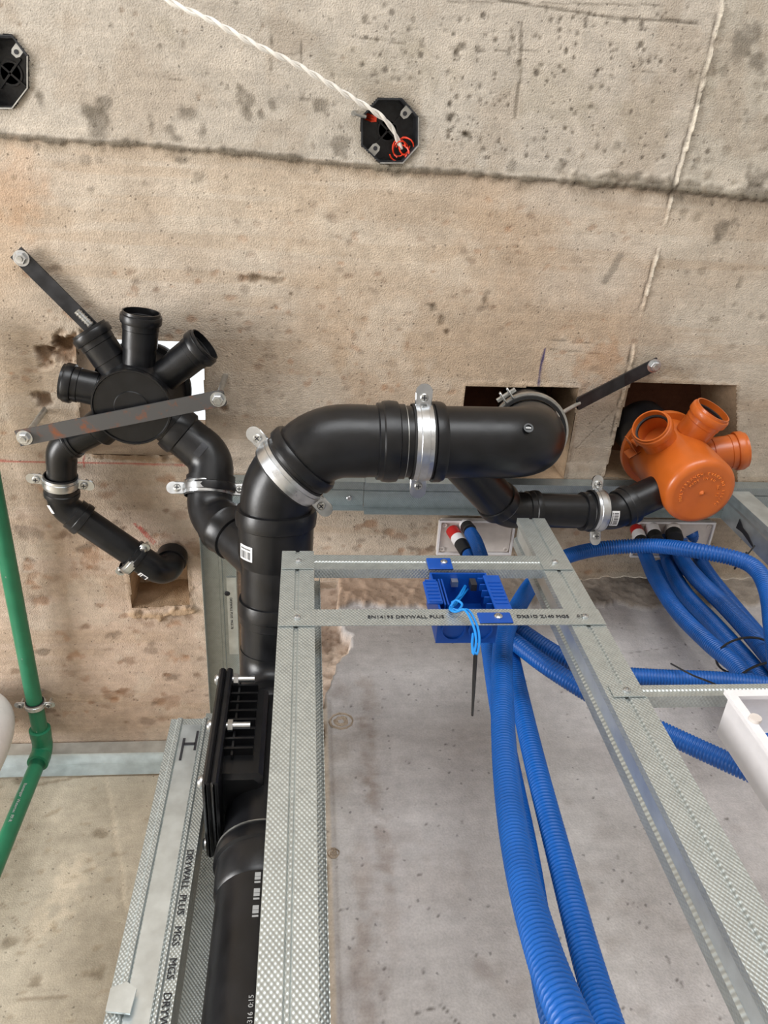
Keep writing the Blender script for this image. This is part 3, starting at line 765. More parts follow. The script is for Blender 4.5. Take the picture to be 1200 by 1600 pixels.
# stud at the right edge, standing in the ceiling runner
sec = [(.905, .655), (.905, .648), (.863, .648), (.863, .654), (.866, .657), (.866, .668), (.863, .671), (.863, .709), (.905, .709), (.905, .703)]
se = stud(sec, ZB, 1.34, M['galvs'], 'steel stud with keyhole slot at the right edge beside the orange manifold')
def slot(poly, x, parent):
    MB().prism(poly, (x, 0, 0), EY, EZ, EX, .0012).build('slot_shade_plate', M['ink'], parent, smooth=0)  # dark sheet painted in for the shade inside the keyhole opening
z0 = 1.246
slot([(.677, z0 + .030), (.699, z0 + .033), (.697, z0 + .016), (.697, z0 + .006), (.700, z0 - .012), (.704, z0 - .034), (.700, z0 - .034), (.690, z0 - .010), (.687, z0 + .012)], .8605, se)
# noggings
def nogging(name, x0, x1, z0, z1, lip, label, tabs, gaps=None, y=.548):
    t = thing(name, (x0, y, z0), label, 'metal rail')
    mb = MB(); zl = z0 if lip > 0 else z1
    sec = [(y, z1 if lip > 0 else z0), (y, (z0 + z1) / 2 + .002), (y + .001, (z0 + z1) / 2), (y + .001, (z0 + z1) / 2 - .002) if lip > 0 else (y + .001, (z0 + z1) / 2 + .002), (y, zl), (y + abs(lip), zl)]
    if lip < 0: sec = [(y, z0), (y, z1), (y + abs(lip), z1)]
    mb.sheet(sec, .001, (x0, 0, 0), EY, EZ, EX, x1 - x0).build('profile', M['galv'], t, smooth=25)
    for (a, b) in tabs:
        MB().box(((a + b) / 2, y - .0006, (z0 + z1) / 2), (b - a, .0012, z1 - z0)).build('end_tab', M['galv'], t, smooth=0)
        screw(((a + b) / 2, y - .0012, (z0 + z1) / 2), -EY, .0042, t)
    return t
nu = nogging('steel_nogging', .0145, .330, .877, .914, .014, 'upper galvanised rail between the two front studs above the blue box', [(-.028, .0145), (.330, .372)])
nl = nogging('steel_nogging', .0145, .330, .749, .781, -.006, 'lower galvanised rail with printed text across the blue box', [(-.028, .0145), (.330, .374)])
text_mesh('printed_text', 'EN14195 DRYWALL PLUS', .0085, (.078, .5464, .7625), EX, EZ, M['ink'], nl)
text_mesh('printed_text', 'DX51D Z140 MGS', .0085, (.264, .5464, .7625), EX, EZ, M['ink'], nl)
text_mesh('printed_text', '0,70', .0075, (.341, .5455, .7625), EX, EZ, M['ink'], nl)
zt, zb_ = at(1060, 1070, y=.548).z, at(1060, 1088, y=.548).z
nogging('steel_nogging', .372, .60, zb_, zt, .016, 'short galvanised rail holding the white box at right edge', [(.336, .372)])
# ceiling runners
def runner(name, along, a0, a1, c0, c1, drop, label, m, zt=H - .004):
    if along == 'x': o, eu, ed = (a0, 0, 0), EY, EX
    else: o, eu, ed = (0, a0, 0), EX, EY
    t = thing(name, (a0, c0, zt - drop) if along == 'x' else (c0, a0, zt - drop), label, 'metal track')
    mid = (c0 + c1) / 2
    sec = [(c0, zt - drop), (c0, zt), (mid - .004, zt), (mid - .003, zt - .002), (mid + .003, zt - .002), (mid + .004, zt), (c1, zt), (c1, zt - drop)]
    MB().sheet(sec, .001, o, eu, EZ, ed, a1 - a0).build('profile', m, t, smooth=25)
    return t, mid, zt
r1, mid, zt_ = runner('ceiling_runner', 'x', -.165, .118, .646, .708, .022, 'short steel ceiling track crossing behind the large black elbow', M['galvb'])
for x in (.02, .09): screw((x, mid + .015, zt_ - .001), -EZ, .006, r1)
r2, mid, zt_ = runner('ceiling_runner', 'x', .119, 1.40, .644, .712, .030, 'long steel ceiling track running behind the horizontal black pipe', M['galvb'])
for x in (.22, .44, 1.0): screw((x, mid, zt_ - .002), -EZ, .006, r2, M['zincd'])
r3, mid, zt_ = runner('ceiling_runner', 'y', .735, 1.315, -.205, -.137, .028, 'steel ceiling track running towards the recessed wall beside the stack', M['galvb'])
for y in (.92, 1.15): screw((mid + .012, y, zt_ - .001), -EZ, .006, r3, M['ink'])
MB().box((-.150, .98, zt_ - .0016), (.020, .20, .001)).build('shim_plate', M['galvs'], r3, smooth=0)
text_mesh('printed_text', 'DRYWALL PLUS  MGS 70', .0075, (-.1545, .93, zt_ - .0025), EY, EX, M['ink'], r3)
runner('ceiling_runner', 'x', -.80, -.21, 1.335, 1.402, .034, 'steel ceiling track along the top of the recessed wall', M['galvs'])

# ------------------------------------------------------------------ pipes
def fillet(pts, bends):
    """straight runs and arcs of a polyline path"""
    pts = [Vector(p) for p in pts]; arcs = []
    for i in range(1, len(pts) - 1):
        a = (pts[i] - pts[i - 1]).normalized(); b = (pts[i + 1] - pts[i]).normalized()
        th = a.angle(b); R_ = bends[i - 1]; t = R_ * math.tan(th / 2)
        n = (b - a * b.dot(a)).normalized(); c = pts[i] - a * t + n * R_
        k = max(5, int(math.degrees(th) / 6)); arc = []
        for j in range(k + 1):
            q = th * j / k
            arc.append(c + (-n * math.cos(q) + a * math.sin(q)) * R_)
        arcs.append((arc, a, b))
    return pts, arcs

def prof_sweep(mb, path, prof, n=32, caps=True):
    """sweep with radius given against distance along the path"""
    P = np.array([tuple(p) for p in path]); s = np.r_[0, np.cumsum(np.linalg.norm(np.diff(P, axis=0), axis=1))]
    ps = [q[0] for q in prof]; pr = [q[1] for q in prof]
    st_ = sorted(set(np.round(np.r_[s, [min(max(q, 0), s[-1]) for q in ps]], 6)))
    pts = [Vector([np.interp(q, s, P[:, j]) for j in range(3)]) for q in st_]
    mb.sweep(pts, [float(np.interp(q, ps, pr)) for q in st_], n, caps)
    return s[-1]

def collar(L, s0, s1, r, k=1.13):
    e = .0006
    w = s1 - s0
    return [(s0, r), (s0 + e, r * (k - .04)), (s0 + w * .45, r * (k - .04)), (s0 + w * .5, r * k), (s0 + w * .72, r * (k + .015)), (s0 + w * .95, r * k), (s1 - e, r * (k - .05)), (s1, r)]

def elbow(arc, a, b, r, parent, e0, e1, c0=0.0, c1=0.03, name='elbow', n=32, k=1.13):
    path = [arc[0] - a * e0] + arc + [arc[-1] + b * e1]
    P = np.array([tuple(p) for p in path]); L = float(np.linalg.norm(np.diff(P, axis=0), axis=1).sum())
    rr = r * 1.025; prof = [(0, rr)]
    if c0: prof = collar(L, 0.0, c0, rr, k) + [(c0 + .0005, rr)]
    if c1: prof += [(L - c1 - .0005, rr)] + collar(L, L - c1, L, rr, k)
    else: prof += [(L, rr)]
    mb = MB(); prof_sweep(mb, path, prof, n)
    return mb.build(name, M['black'], parent)

def straight(p, q, r, parent, name='pipe', n=32, m=None):
    return MB().cyl(p, q, r, n).build(name, m or M['black'], parent)

def sticker(c, axis, out, r, w, l, parent, marks=True):
    """curved paper label on a pipe: w around, l along"""
    a = Vector(axis).normalized(); o = Vector(out); o = (o - a * o.dot(a)).normalized(); t = a.cross(o)
    mb = MB(); n = 8; vs = []; fs = []
    half = w / r / 2
    for dr in (0.0002, 0.0011):
        for i in range(n + 1):
            q = -half + 2 * half * i / n; d = o * math.cos(q) + t * math.sin(q)
            vs += [Vector(c) - a * l / 2 + d * (r + dr), Vector(c) + a * l / 2 + d * (r + dr)]
    m_ = 2 * (n + 1)
    for i in range(n):
        fs += [(2 * i, 2 * i + 1, 2 * i + 3, 2 * i + 2), (m_ + 2 * i, m_ + 2 * i + 2, m_ + 2 * i + 3, m_ + 2 * i + 1)]
        fs += [(2 * i, 2 * i + 2, m_ + 2 * i + 2, m_ + 2 * i), (2 * i + 1, m_ + 2 * i + 1, m_ + 2 * i + 3, 2 * i + 3)]
    fs += [(0, m_, m_ + 1, 1), (2 * n, 2 * n + 1, m_ + 2 * n + 1, m_ + 2 * n)]
    s = mb.add(vs, fs).build('label_sticker', M['sticker'], parent, smooth=60); s['label'] = 'white paper sticker'
    if marks:
        mk = MB()
        for i in range(9):
            q = half * (-.7 + 1.4 * i / 8); d = o * math.cos(q) + t * math.sin(q); tt = a.cross(d)
            mk.box(Vector(c) + d * (r + .0013) + a * l * .12, (l * .5, w * (.02 + .04 * random.random()), .0004), a, tt, d)
            mk.box(Vector(c) + d * (r + .0013) - a * l * .3, (l * .1, w * .05, .0004), a, tt, d)
        mk.build('print', M['ink'], s, smooth=0)
    return s

# ---- main drain: hole -> horizontal -> two 45s -> back -> stack
mx, my = .357, .4518
main_pts = [tuple(at(818, 634, z=1.53)), (mx, my, 1.10), (.028, my, 1.092), (-.043, .523, 1.086), (-.048, .87, 1.035), (-.048, .87, -1.49)]
RM = .055
main = thing('drain_pipe', (-.048, .87, -1.49), 'large black drain pipe from the ceiling hole across and down the stack', 'pipe')
pts, arcs = fillet(main_pts, [.066, .085, .085, .075])
straight(pts[0], arcs[0][0][0], RM, main)
mb = MB(); path = arcs[0][0][:]; prof_sweep(mb, [arcs[0][0][0] - arcs[0][1] * .03] + path + [path[-1] + arcs[0][2] * .10], [(0, RM * 1.02), (1, RM * 1.02)]); eb = mb.build('elbow', M['black'], main)
p0 = arcs[0][0][-1] + arcs[0][2] * .09
MB().lathe((.214, my, 1.0966), (-1, 0, -.024), [(0, RM), (.001, RM * 1.10), (.006, RM * 1.14), (.018, RM * 1.14), (.0185, RM * 1.05), (.019, RM)], 40).build('socket', M['black'], main)
straight(p0, arcs[1][0][0], RM * 1.01, main)
MB().lathe((.152, my, 1.095), (-1, 0, -.024), [(0, RM), (.001, RM * 1.05), (.010, RM * 1.06), (.012, RM * 1.13), (.024, RM * 1.15), (.034, RM * 1.13), (.036, RM * 1.08), (.042, RM * 1.08), (.044, RM)], 40).build('socket', M['black'], main)
MB().lathe((.1525, my, 1.0950), (-1, 0, -.024), [(0, RM * 1.0), (.0004, RM * 1.06), (.0012, RM * 1.06), (.0016, RM * 1.0)], 40).build('seal_ring', M['zincd'], main)
elbow(arcs[1][0], arcs[1][1], arcs[1][2], RM, main, .030, .006, 0, .0)
# second bend with its socket above the clamp
mid = (arcs[1][0][-1] + arcs[2][0][0]) / 2; dd = arcs[1][2]
MB().lathe(mid - dd * .018, dd, [(0, RM), (.001, RM * 1.10), (.006, RM * 1.15), (.017, RM * 1.15), (.0185, RM * 1.08), (.0285, RM * 1.06), (.029, RM)], 40).build('socket', M['black'], main)
elbow(arcs[2][0], arcs[2][1], arcs[2][2], RM, main, .004, .012, 0, .0)
d3 = arcs[2][2]
s0 = arcs[2][0][-1] + d3 * .004
MB().lathe(s0, d3, [(0, RM * 1.02), (.001, RM * 1.13), (.012, RM * 1.17), (.026, RM * 1.15), (.028, RM * 1.09), (.075, RM * 1.08), (.092, RM * 1.02), (.0925, RM * .98)], 40).build('socket', M['black'], main)
straight(s0 + d3 * .08, arcs[3][0][0], RM, main)
s1 = s0 + d3 * .155
MB().lathe(s1, d3, [(0, RM), (.001, RM * 1.06), (.012, RM * 1.10), (.024, RM * 1.10), (.026, RM * 1.05), (.04, RM * 1.05), (.042, RM)], 40).build('socket', M['black'], main)
elbow(arcs[3][0], arcs[3][1], arcs[3][2], RM, main, .0, .02, 0, .0)
zc = arcs[3][0][-1].z
for zz, hh in ((zc - .004, .03),):
    MB().lathe((-.048, .87, zz), -EZ, [(0, RM), (.001, RM * 1.10), (.010, RM * 1.14), (.022, RM * 1.14), (.024, RM * 1.08), (hh, RM)], 40).build('socket', M['black'], main)
straight((-.048, .87, zc - .015), (-.048, .87, -1.49), RM, main)
# inspection hatch on the stack
hz0, hz1 = .735, .945
hb = MB().box((-.082, .852, (hz0 + hz1) / 2), (.062, .118, hz1 - hz0 - .03), bev=.006).build('hatch_body', M['black'], main)
for i in range(8):
    z = hz0 + .055 + i * .0185
    MB().box((-.088, .7885, z), (.044, .016, .0032)).build('rib', M['black'], hb, smooth=0)
MB().box((-.094, .7885, .855), (.003, .010, .15)).build('rib', M['black'], hb, smooth=0)
hf = MB().box((-.110, .835, (hz0 + hz1) / 2 - .012), (.010, .140, hz1 - hz0 + .02), bev=.003).build('hatch_flange', M['black'], main)
hc = MB().box((-.1205, .835, (hz0 + hz1) / 2 - .012), (.010, .140, hz1 - hz0 + .02), bev=.003).build('hatch_cover', M['black'], main)
for y in (.776, .892):
    for z in (hz1 - .018, (hz0 + hz1) / 2 - .012, hz0 - .008):
        b = MB().lathe((-.1255, y, z), -EX, [(0, .0085), (.003, .0085), (.006, .0055), (.0065, .001)], 16).build('bolt', M['zinc'], main)
        if y < .8 and z > .75:
            MB().cyl((-.105, y, z), (-.072, y, z), .0050, 12).build('bolt_shank', M['zinc'], b)
            MB().lathe((-.103, y, z), EX, [(0, .0085), (.007, .0085)], 6).build('nut', M['zinc'], b, smooth=0)
zs = .655
MB().lathe((-.048, .87, zs + .04), -EZ, [(0, RM), (.001, RM * 1.09), (.010, RM * 1.15), (.024, RM * 1.15), (.026, RM * 1.08), (.065, RM * 1.06), (.07, RM)], 40).build('socket', M['black'], main)
MB().lathe((-.048, .87, zs + .0395), -EZ, [(0, RM * 1.09), (.0003, RM * 1.12), (.0012, RM * 1.12), (.0015, RM * 1.09)], 40).build('seal_ring', M['zincd'], main)
tx = at(397, 1480, y=.8155).x
text_mesh('printed_text', 'C ORGENT:ND  LOTE 4316  0:15', .0075, (tx + .003, .8146, .37), EZ, -EX, M['print_'], main)
for i in range(9):
    MB().box((tx - .001, .8150, .565 + i * .0052 + (.006 if i > 2 else 0) + (.006 if i > 5 else 0)), (.007, .0006, .0022 + .0016 * (i % 3))).build('barcode_bar', M['print_'], main, smooth=0)
q = s0 + d3 * .062
sticker(q, d3, (-.62, -.15, -.55), RM * 1.083, .028, .024, main)
# screw plug on the elbow
pp = at(819, 721, y=my - .050); MB().lathe((.335, my - .040, 1.060), (-.05, -.72, -.68), [(0, .0075), (.0025, .0075), (.0025, .0050), (.0005, .0048)], 16).build('screw_plug', M['black'], main)
MB().box(Vector((.335, my - .040, 1.060)) + Vector((-.05, -.72, -.68)) * .0016, (.008, .0016, .0012), EX, (0, .68, -.72), (0, .72, .68)).build('screw_slot', M['zincd'], main, smooth=0)
for c in ((at(535, 707, y=.42)), (at(444, 781, y=.49))): pass

# ---- black manifold under its hole
cx_, cy_ = .0, .0
mp = at(205, 638, z=1.262); cx_, cy_ = mp.x, mp.y
def socket_prof(r, L, L0=.05):
    k = r
    return [(L0, k), (L - .060, k), (L - .0595, k * 1.06), (L - .030, k * 1.07), (L - .029, k * 1.11), (L - .0195, k * 1.11), (L - .019, k * 1.22), (L - .017, k * 1.25), (L - .007, k * 1.25), (L - .005, k * 1.22), (L - .0045, k * 1.14), (L, k * 1.13), (L, k * 1.05), (L - .012, k * 1.03), (L - .013, k * .97), (L - .016, k * .97), (L - .017, k * 1.03), (L - .05, k), (L - .0505, .001)]
def manifold(name, base, axis, rbody, hbody, dirs, r, m, label, seal, ztop_r, cap_style, zoff):
    a = Vector(axis).normalized(); base = Vector(base)
    t = thing(name, base, label, 'pipe manifold')
    if cap_style == 'flat':
        MB().lathe(base, a, [(.003, .001), (.003, rbody * .93), (0, rbody * .95), (0, rbody * .99), (.004, rbody), (.012, rbody), (.016, rbody * .96), (hbody * .35, rbody * .99), (hbody * .7, rbody * 1.12), (hbody, rbody * 1.16)], 56).build('body', m, t)
        MB().lathe(base + a * .0015, a, [(0, .010), (.002, .012)], 20).build('cap_boss', m, t)
        MB().lathe(base + a * .0012, a, [(0, rbody * .42), (.002, rbody * .44)], 40).build('cap_ring', m, t)
    else:
        e = .014
        pr = [(0.0015, .001), (.0005, rbody * .62), (0, rbody - e)] + [(e - e * math.cos(q), rbody - e + e * math.sin(q)) for q in [math.radians(d) for d in range(10, 91, 10)]]
        MB().lathe(base, a, pr + [(hbody * .8, rbody * 1.01), (hbody, rbody * 1.02)], 56).build('body', m, t)
    MB().lathe(base + a * (hbody - .002), a, [(0, rbody * 1.0), (.001, ztop_r), (.012, ztop_r), (.013, ztop_r * .95)], 56).build('top_flange', m, t)
    MB().lathe(base + a * (hbody + .010), a, [(0, .055), (.10, .055)], 40).build('inlet_pipe', M['black'], t)
    for d, L, opened in dirs:
        d = Vector(d).normalized(); o = base + a * zoff
        if opened:
            s = MB().lathe(o, d, socket_prof(r, L, rbody * .7), 32).build('socket', m, t)
            if seal: MB().lathe(o + d * (L - .0165), d, [(0, r * 1.03), (.001, r * .93), (.005, r * .93), (.006, r * 1.03)], 28, cap=(False, False)).build('seal_ring', M['blackm'], s)
        else:
            MB().lathe(o, d, [(rbody * .7, r), (L - .03, r), (L - .0295, r * 1.12), (L - .012, r * 1.2), (L - .003, r * 1.2), (L, r * 1.1)], 32).build('socket', m, t)
    return t
zc_ = 1.315; ctr = Vector((cx_, cy_, zc_))
def toward(u, v, z): return at(u, v, z=z) - ctr
man = manifold('black_manifold', (cx_, cy_, 1.262), EZ, .067, .10,
               [(toward(221, 485, 1.318), toward(221, 487, 1.318).length, True), (toward(323, 536, 1.316), toward(321, 538, 1.316).length, True),
                (toward(136, 512, 1.330), toward(138, 514, 1.330).length, True), (toward(97, 596, 1.315), toward(97, 596, 1.315).length, True),
                (toward(130, 690, 1.31), .098, False)], .0275, M['black'], 'black round pipe manifold with open sockets under the left ceiling hole', True, .086, 'flat', zc_ - 1.262)
dR = toward(322, 708, 1.30).normalized()
MB().lathe(ctr, dR, [(.045, .036), (.075, .036), (.0755, .041), (.085, .043), (.098, .043), (.102, .039)], 36).build('socket', M['black'], man)

# ---- left thin branch
L0 = ctr + toward(130, 690, 1.31).normalized() * .085
Lp = [L0, at(96, 699, z=1.31), at(97, 790, z=1.315), at(250, 905, z=1.312), at(250, 905, z=1.312) + Vector((.010, -.004, .14))]
Lp[3] = at(262, 902, z=1.312); Lp[4] = Lp[3] + Vector((0.0, -.02, .12))
lb = thing('drain_branch', Lp[3], 'thin black drain branch bending left from the manifold into small hole', 'pipe')
pts, arcs = fillet(Lp, [.036, .036, .034]); RB = .0262
straight(pts[0], arcs[0][0][0], RB, lb)
elbow(arcs[0][0], arcs[0][1], arcs[0][2], RB, lb, .010, .012, .012, .0)
straight(arcs[0][0][-1], arcs[1][0][0], RB, lb)
elbow(arcs[1][0], arcs[1][1], arcs[1][2], RB, lb, .022, .030, .020, .026, k=1.18)
straight(arcs[1][0][-1] + arcs[1][2] * .02, arcs[2][0][0], RB, lb)
elbow(arcs[2][0], arcs[2][1], arcs[2][2], RB, lb, .046, .02, .020, .0, k=1.15)
MB().lathe(pts[3] + (pts[4] - pts[3]).normalized() * .045, pts[4] - pts[3], [(0, RB * 1.02), (.001, RB * 1.16), (.014, RB * 1.2), (.024, RB * 1.16), (.026, RB)], 32).build('socket', M['black'], lb)
straight(arcs[2][0][-1], pts[4], RB, lb)
sticker(arcs[1][0][3] * .5 + arcs[1][0][2] * .5, arcs[1][1] + arcs[1][2], (-.6, .3, -.75), RB * 1.03, .010, .018, lb, False)
sticker(arcs[2][0][0] - arcs[2][1] * .004, arcs[2][1], (-.30, .50, -.80), RB * 1.03, .016, .018, lb)
CL1 = (at(95, 752, z=1.312), (arcs[0][2])); CL2 = (at(208, 873, z=1.313), arcs[1][2])

# ---- right branch from the manifold into the main drain
R0 = ctr + dR * .09
jm = Vector((-.046, .672, 1.064))
Rp = [R0, at(331, 716, z=1.285), at(327, 802, z=1.225), jm]
rb = thing('drain_branch', Rp[3], 'thicker black drain branch from the manifold joining the big elbow run', 'pipe')
pts, arcs = fillet(Rp, [.05, .05]); RC = .0385
straight(pts[0], arcs[0][0][0], RC, rb)
elbow(arcs[0][0], arcs[0][1], arcs[0][2], RC, rb, .012, .018, .0, .0)
elbow(arcs[1][0], arcs[1][1], arcs[1][2], RC, rb, .040, .020, .030, .0)
straight(arcs[0][0][-1], arcs[1][0][0], RC, rb)
d = arcs[1][2]; q = arcs[1][0][-1] + d * .012
MB().lathe(q, d, [(-.006, RC * 1.02), (-.005, RC * 1.12), (.006, RC * 1.13), (.008, RC * 1.20), (.020, RC * 1.21), (.024, RC * 1.14), (.05, RC * 1.10), (.052, RC)], 36).build('socket', M['black'], rb)
straight(arcs[1][0][-1], pts[3], RC, rb)
w = (arcs[0][0][0] + arcs[0][0][1]) / 2
sticker(arcs[0][0][1], arcs[0][1], (.25, -.25, -.9), RC * 1.03, .026, .013, rb, False).data.materials[0] = M['steel']
rb.children[-1]['label'] = 'strip of dark grey tape'
CL3 = (at(326, 764, z=1.252), arcs[0][2])

# ---- orange side
Op = [Vector((.215, my, 1.095)), at(790, 797, z=1.147), at(958, 800, z=1.165), at(1040, 762, z=1.195)]
ob = thing('drain_branch', Op[0], 'black drain branch from the horizontal pipe to the orange manifold', 'pipe')
pts, arcs = fillet(Op, [.045, .045]); RO = .0305
straight(pts[0], arcs[0][0][0], RO * 1.12, ob)
d = arcs[0][1]; q = arcs[0][0][0] - d * .018
MB().lathe(q, d, [(0, RO * 1.10), (.001, RO * 1.20), (.010, RO * 1.24), (.020, RO * 1.20), (.021, RO)], 36).build('socket', M['black'], ob)
MB().lathe(q + d * .0205, d, [(0, RO * 1.0), (.0004, RO * 1.14), (.0018, RO * 1.14), (.002, RO)], 36).build('seal_ring', M['zincd'], ob)
elbow(arcs[0][0], arcs[0][1], arcs[0][2], RO, ob, .0, .040, 0, .022, k=1.12)
straight(arcs[0][0][-1] + arcs[0][2] * .03, arcs[1][0][0], RO * .98, ob)
elbow(arcs[1][0], arcs[1][1], arcs[1][2], RO, ob, .052, .030, .026, .026, k=1.14)
straight(arcs[1][0][-1], pts[3], RO, ob)
sticker(arcs[1][0][0] - arcs[1][1] * .003, arcs[1][1], (-.12, -.10, -1), RO * 1.03, .028, .016, ob)
CL4 = (at(931, 797, z=1.160), arcs[1][1])
oc = at(1097, 771, z=1.135)
oax = Vector((-.03, -.06, 1)).normalized()
zo = .128
def odir(u, v, z):
    return at(u, v, z=z) - (oc + oax * zo)
dn = -EZ
RS = .029
om = manifold('orange_manifold', oc, oax, .0635, .168,
              [(odir(1016, 665, 1.225), odir(1016, 665, 1.225).length, True), (odir(1115, 640, 1.235), odir(1115, 640, 1.235).length, True),
               (odir(1164, 703, 1.245), odir(1164, 703, 1.245).length, True)], .029, M['orange'], 'orange plastic pipe manifold hanging under the right ceiling hole', True, .077, 'dome', zo)
# small moulded brackets and embossed marks
bq = oc + oax * .140 + Vector((-.066, -.02, 0))
for k in (-1, 1):
    MB().box(bq + Vector((.004 * k, -.012 * k, 0)), (.026, .003, .030), (.8, -.6, 0), (.6, .8, 0), EZ, bev=.001).build('bracket', M['orange'], om)
MB().box(bq + Vector((-.008, 0, .002)), (.003, .030, .034), (.8, -.6, 0), (.6, .8, 0), EZ, bev=.001).build('bracket', M['orange'], om)
_, e1_, e2_ = frame_of(-oax, (1, 0, 0))
MB().lathe(oc + oax * .001, -oax, [(0, .005), (.002, .003), (.004, .0012)], 12).build('injection_nub', M['orange'], om)
for s, rr, a0, sz in (('MULTIBRANCH EVAC', .036, 200, .0075), ('PP-HT 110/50', .036, 60, .0070), ('MADE IN EU', .027, 150, .006), ('AC 12', .027, 30, .006)):
    for i, ch in enumerate(s):
        if ch == ' ': continue
        q = math.radians(a0 - i * sz * .78 / rr * 57.3)
        rad = e1_ * math.cos(q) + e2_ * math.sin(q); tng = e1_ * math.sin(q) - e2_ * math.cos(q)
        text_mesh('embossed_letter', ch, sz, oc + rad * rr - oax * .0003, tng, rad, M['emb_lit'], om, .0006, 'CENTER')

# ------------------------------------------------------------------ clamps
def clamp(p, axis, ear, r, label, band_w=.021, rod=True, m=None, lug=.020, name='pipe_clamp'):
    a = Vector(axis).normalized(); e = Vector(ear); e = (e - a * e.dot(a)).normalized(); n = a.cross(e)
    if n.z > 0: n = -n
    p = Vector(p); m = m or M['zinc']
    t = thing(name, p, label, 'pipe clamp')
    w = band_w / 2; R_ = r + .0012
    b = MB().lathe(p, a, [(-w, R_), (-w, R_ + .0022), (-w * .5, R_ + .0026), (-w * .45, R_ + .0038), (w * .45, R_ + .0038), (w * .5, R_ + .0026), (w, R_ + .0022), (w, R_)], 48, cap=(False, False)).build('band', m, t)
    MB().lathe(p, a, [(-w * 1.25, r + .0002), (-w * 1.25, R_ + .0008), (w * 1.25, R_ + .0008), (w * 1.25, r + .0002)], 48, cap=(False, False)).build('rubber_lining', M['blackm'], t)
    for s in (-1, 1):
        c = p + e * (s * (R_ + lug / 2 + .001)) + n * .002
        er = MB().box(c, (lug, band_w, .0035), e, a, n, bev=.0012).build('ear', m, t)
        MB().lathe(c + e * s * (lug * .5), -n, [(-.0018, band_w / 2), (.0018, band_w / 2)], 20).build('ear_end', m, er)
        sc = MB().lathe(c + e * s * .002 + n * .0018, n, [(0, .0066), (.003, .0066), (.0045, .005), (.0045, .001)], 16).build('screw', M['zincd'], t)
        MB().box(c + e * s * .002 + n * .0064, (.008, .0016, .0008), e, a, n).box(c + e * s * .002 + n * .0064, (.0016, .008, .0008), e, a, n).build('screw_slot', M['ink'], sc, smooth=0)
        MB().cyl(c + e * s * .002 + n * .001, c + e * s * .002 - n * .018, .003, 10).build('bolt_shank', M['zincd'], sc)
    if rod:
        q = p - n * R_ if abs(n.z) > .4 else p + EZ * R_
        MB().cyl(Vector((p.x, p.y, p.z + R_ * .9)), Vector((p.x, p.y, H + .004)), .004, 10).build('threaded_rod', M['zincd'], t)
    return t
clamp((.179, my, 1.0958), EX, (0, -1, .12), RM * 1.03, 'zinc clamp round the horizontal black pipe', band_w=.026, rod=False)
clamp(((arcs_mid := Vector((-.022, .5025, 1.0875)))), (-1, 1, -.06), (-.7, -.7, .25), RM * 1.04, 'zinc clamp set diagonally on the large black elbow', band_w=.024, rod=False)
clamp(CL3[0], CL3[1], EX, RC * 1.04, 'zinc clamp on the thicker branch below the black manifold', band_w=.022)
clamp(CL1[0], CL1[1], EX, RB * 1.05, 'zinc clamp on the thin left branch under the rusty strap', band_w=.020)
clamp(CL2[0], CL2[1], (1, -.9, -.3), RB * 1.05, 'zinc clamp on the thin branch beside the small ceiling hole', band_w=.018, lug=.016, rod=False)
clamp(CL4[0], CL4[1], (0, -1, .45), RO * 1.1, 'shiny zinc clamp on the branch next to the orange manifold', band_w=.020, lug=.016, rod=False)
# ring clamp high on the vertical inlet
ia = (Vector(main_pts[0]) - Vector(main_pts[1])).normalized(); ic = Vector(main_pts[1]) + ia * .118
t = thing('pipe_clamp', ic, 'zinc ring clamp on the pipe end inside the ceiling hole', 'pipe clamp')
MB().lathe(ic, ia, [(-.016, .0570), (-.016, .0620), (.014, .0640), (.014, .0570)], 48, cap=(False, False)).build('rubber_lining', M['blackm'], t)
MB().lathe(ic, ia, [(-.007, .0625), (-.007, .0660), (.011, .0668), (.011, .0625)], 48, cap=(False, False)).build('band', M['zincd'], t)
lugd = at(790, 618, z=ic.z) - ic; lugd = (lugd - ia * lugd.dot(ia)).normalized(); lt = ia.cross(lugd)
for s in (-1, 1):
    MB().box(ic + lugd * .073 + lt * .007 * s, (.022, .003, .022), lugd, lt, ia, bev=.001).build('ear', M['zinc'], t)
MB().cyl(ic + lugd * .074 - lt * .018, ic + lugd * .074 + lt * .018, .004, 10).build('bolt', M['zincd'], t)

# ------------------------------------------------------------------ flat-bar hangers
def bar(p, q, w, th, up, name, m, parent, extra=.012):
    p, q = Vector(p), Vector(q); a = (q - p).normalized(); u = Vector(up); u = (u - a * u.dot(a)).normalized(); s = a.cross(u)
    L = (q - p).length / 2 + extra
    return MB().prism([(-L, -w / 2), (L - .003, -w / 2), (L, -w / 2 + .004), (L, w / 2 - .004), (L - .003, w / 2), (-L, w / 2)], (p + q) / 2 - u * th / 2, a, s, u, th).build(name, m, parent, smooth=0)
def nut(p, axis, parent, r=.0098):
    MB().lathe(p, axis, [(0, r * 1.35), (.0015, r * 1.35)], 20).build('washer', M['zinc'], parent)
    n = MB().lathe(Vector(p) + Vector(axis) * .0015, axis, [(0, r), (.006, r), (.0075, r * .85)], 6).build('nut', M['zinc'], parent, smooth=20)
    MB().lathe(Vector(p) + Vector(axis) * .008, axis, [(0, r * .55), (.004, r * .5)], 10).build('rod_end', M['zincd'], parent)
a_, b_ = at(39, 683, z=1.252), at(341, 623, z=1.256)
hg = thing('strap_hanger', a_, 'long rusty flat steel strap under the black manifold on two rods', 'strap hanger')
bar(a_, b_, .028, .004, EZ, 'strap', M['rust'], hg)
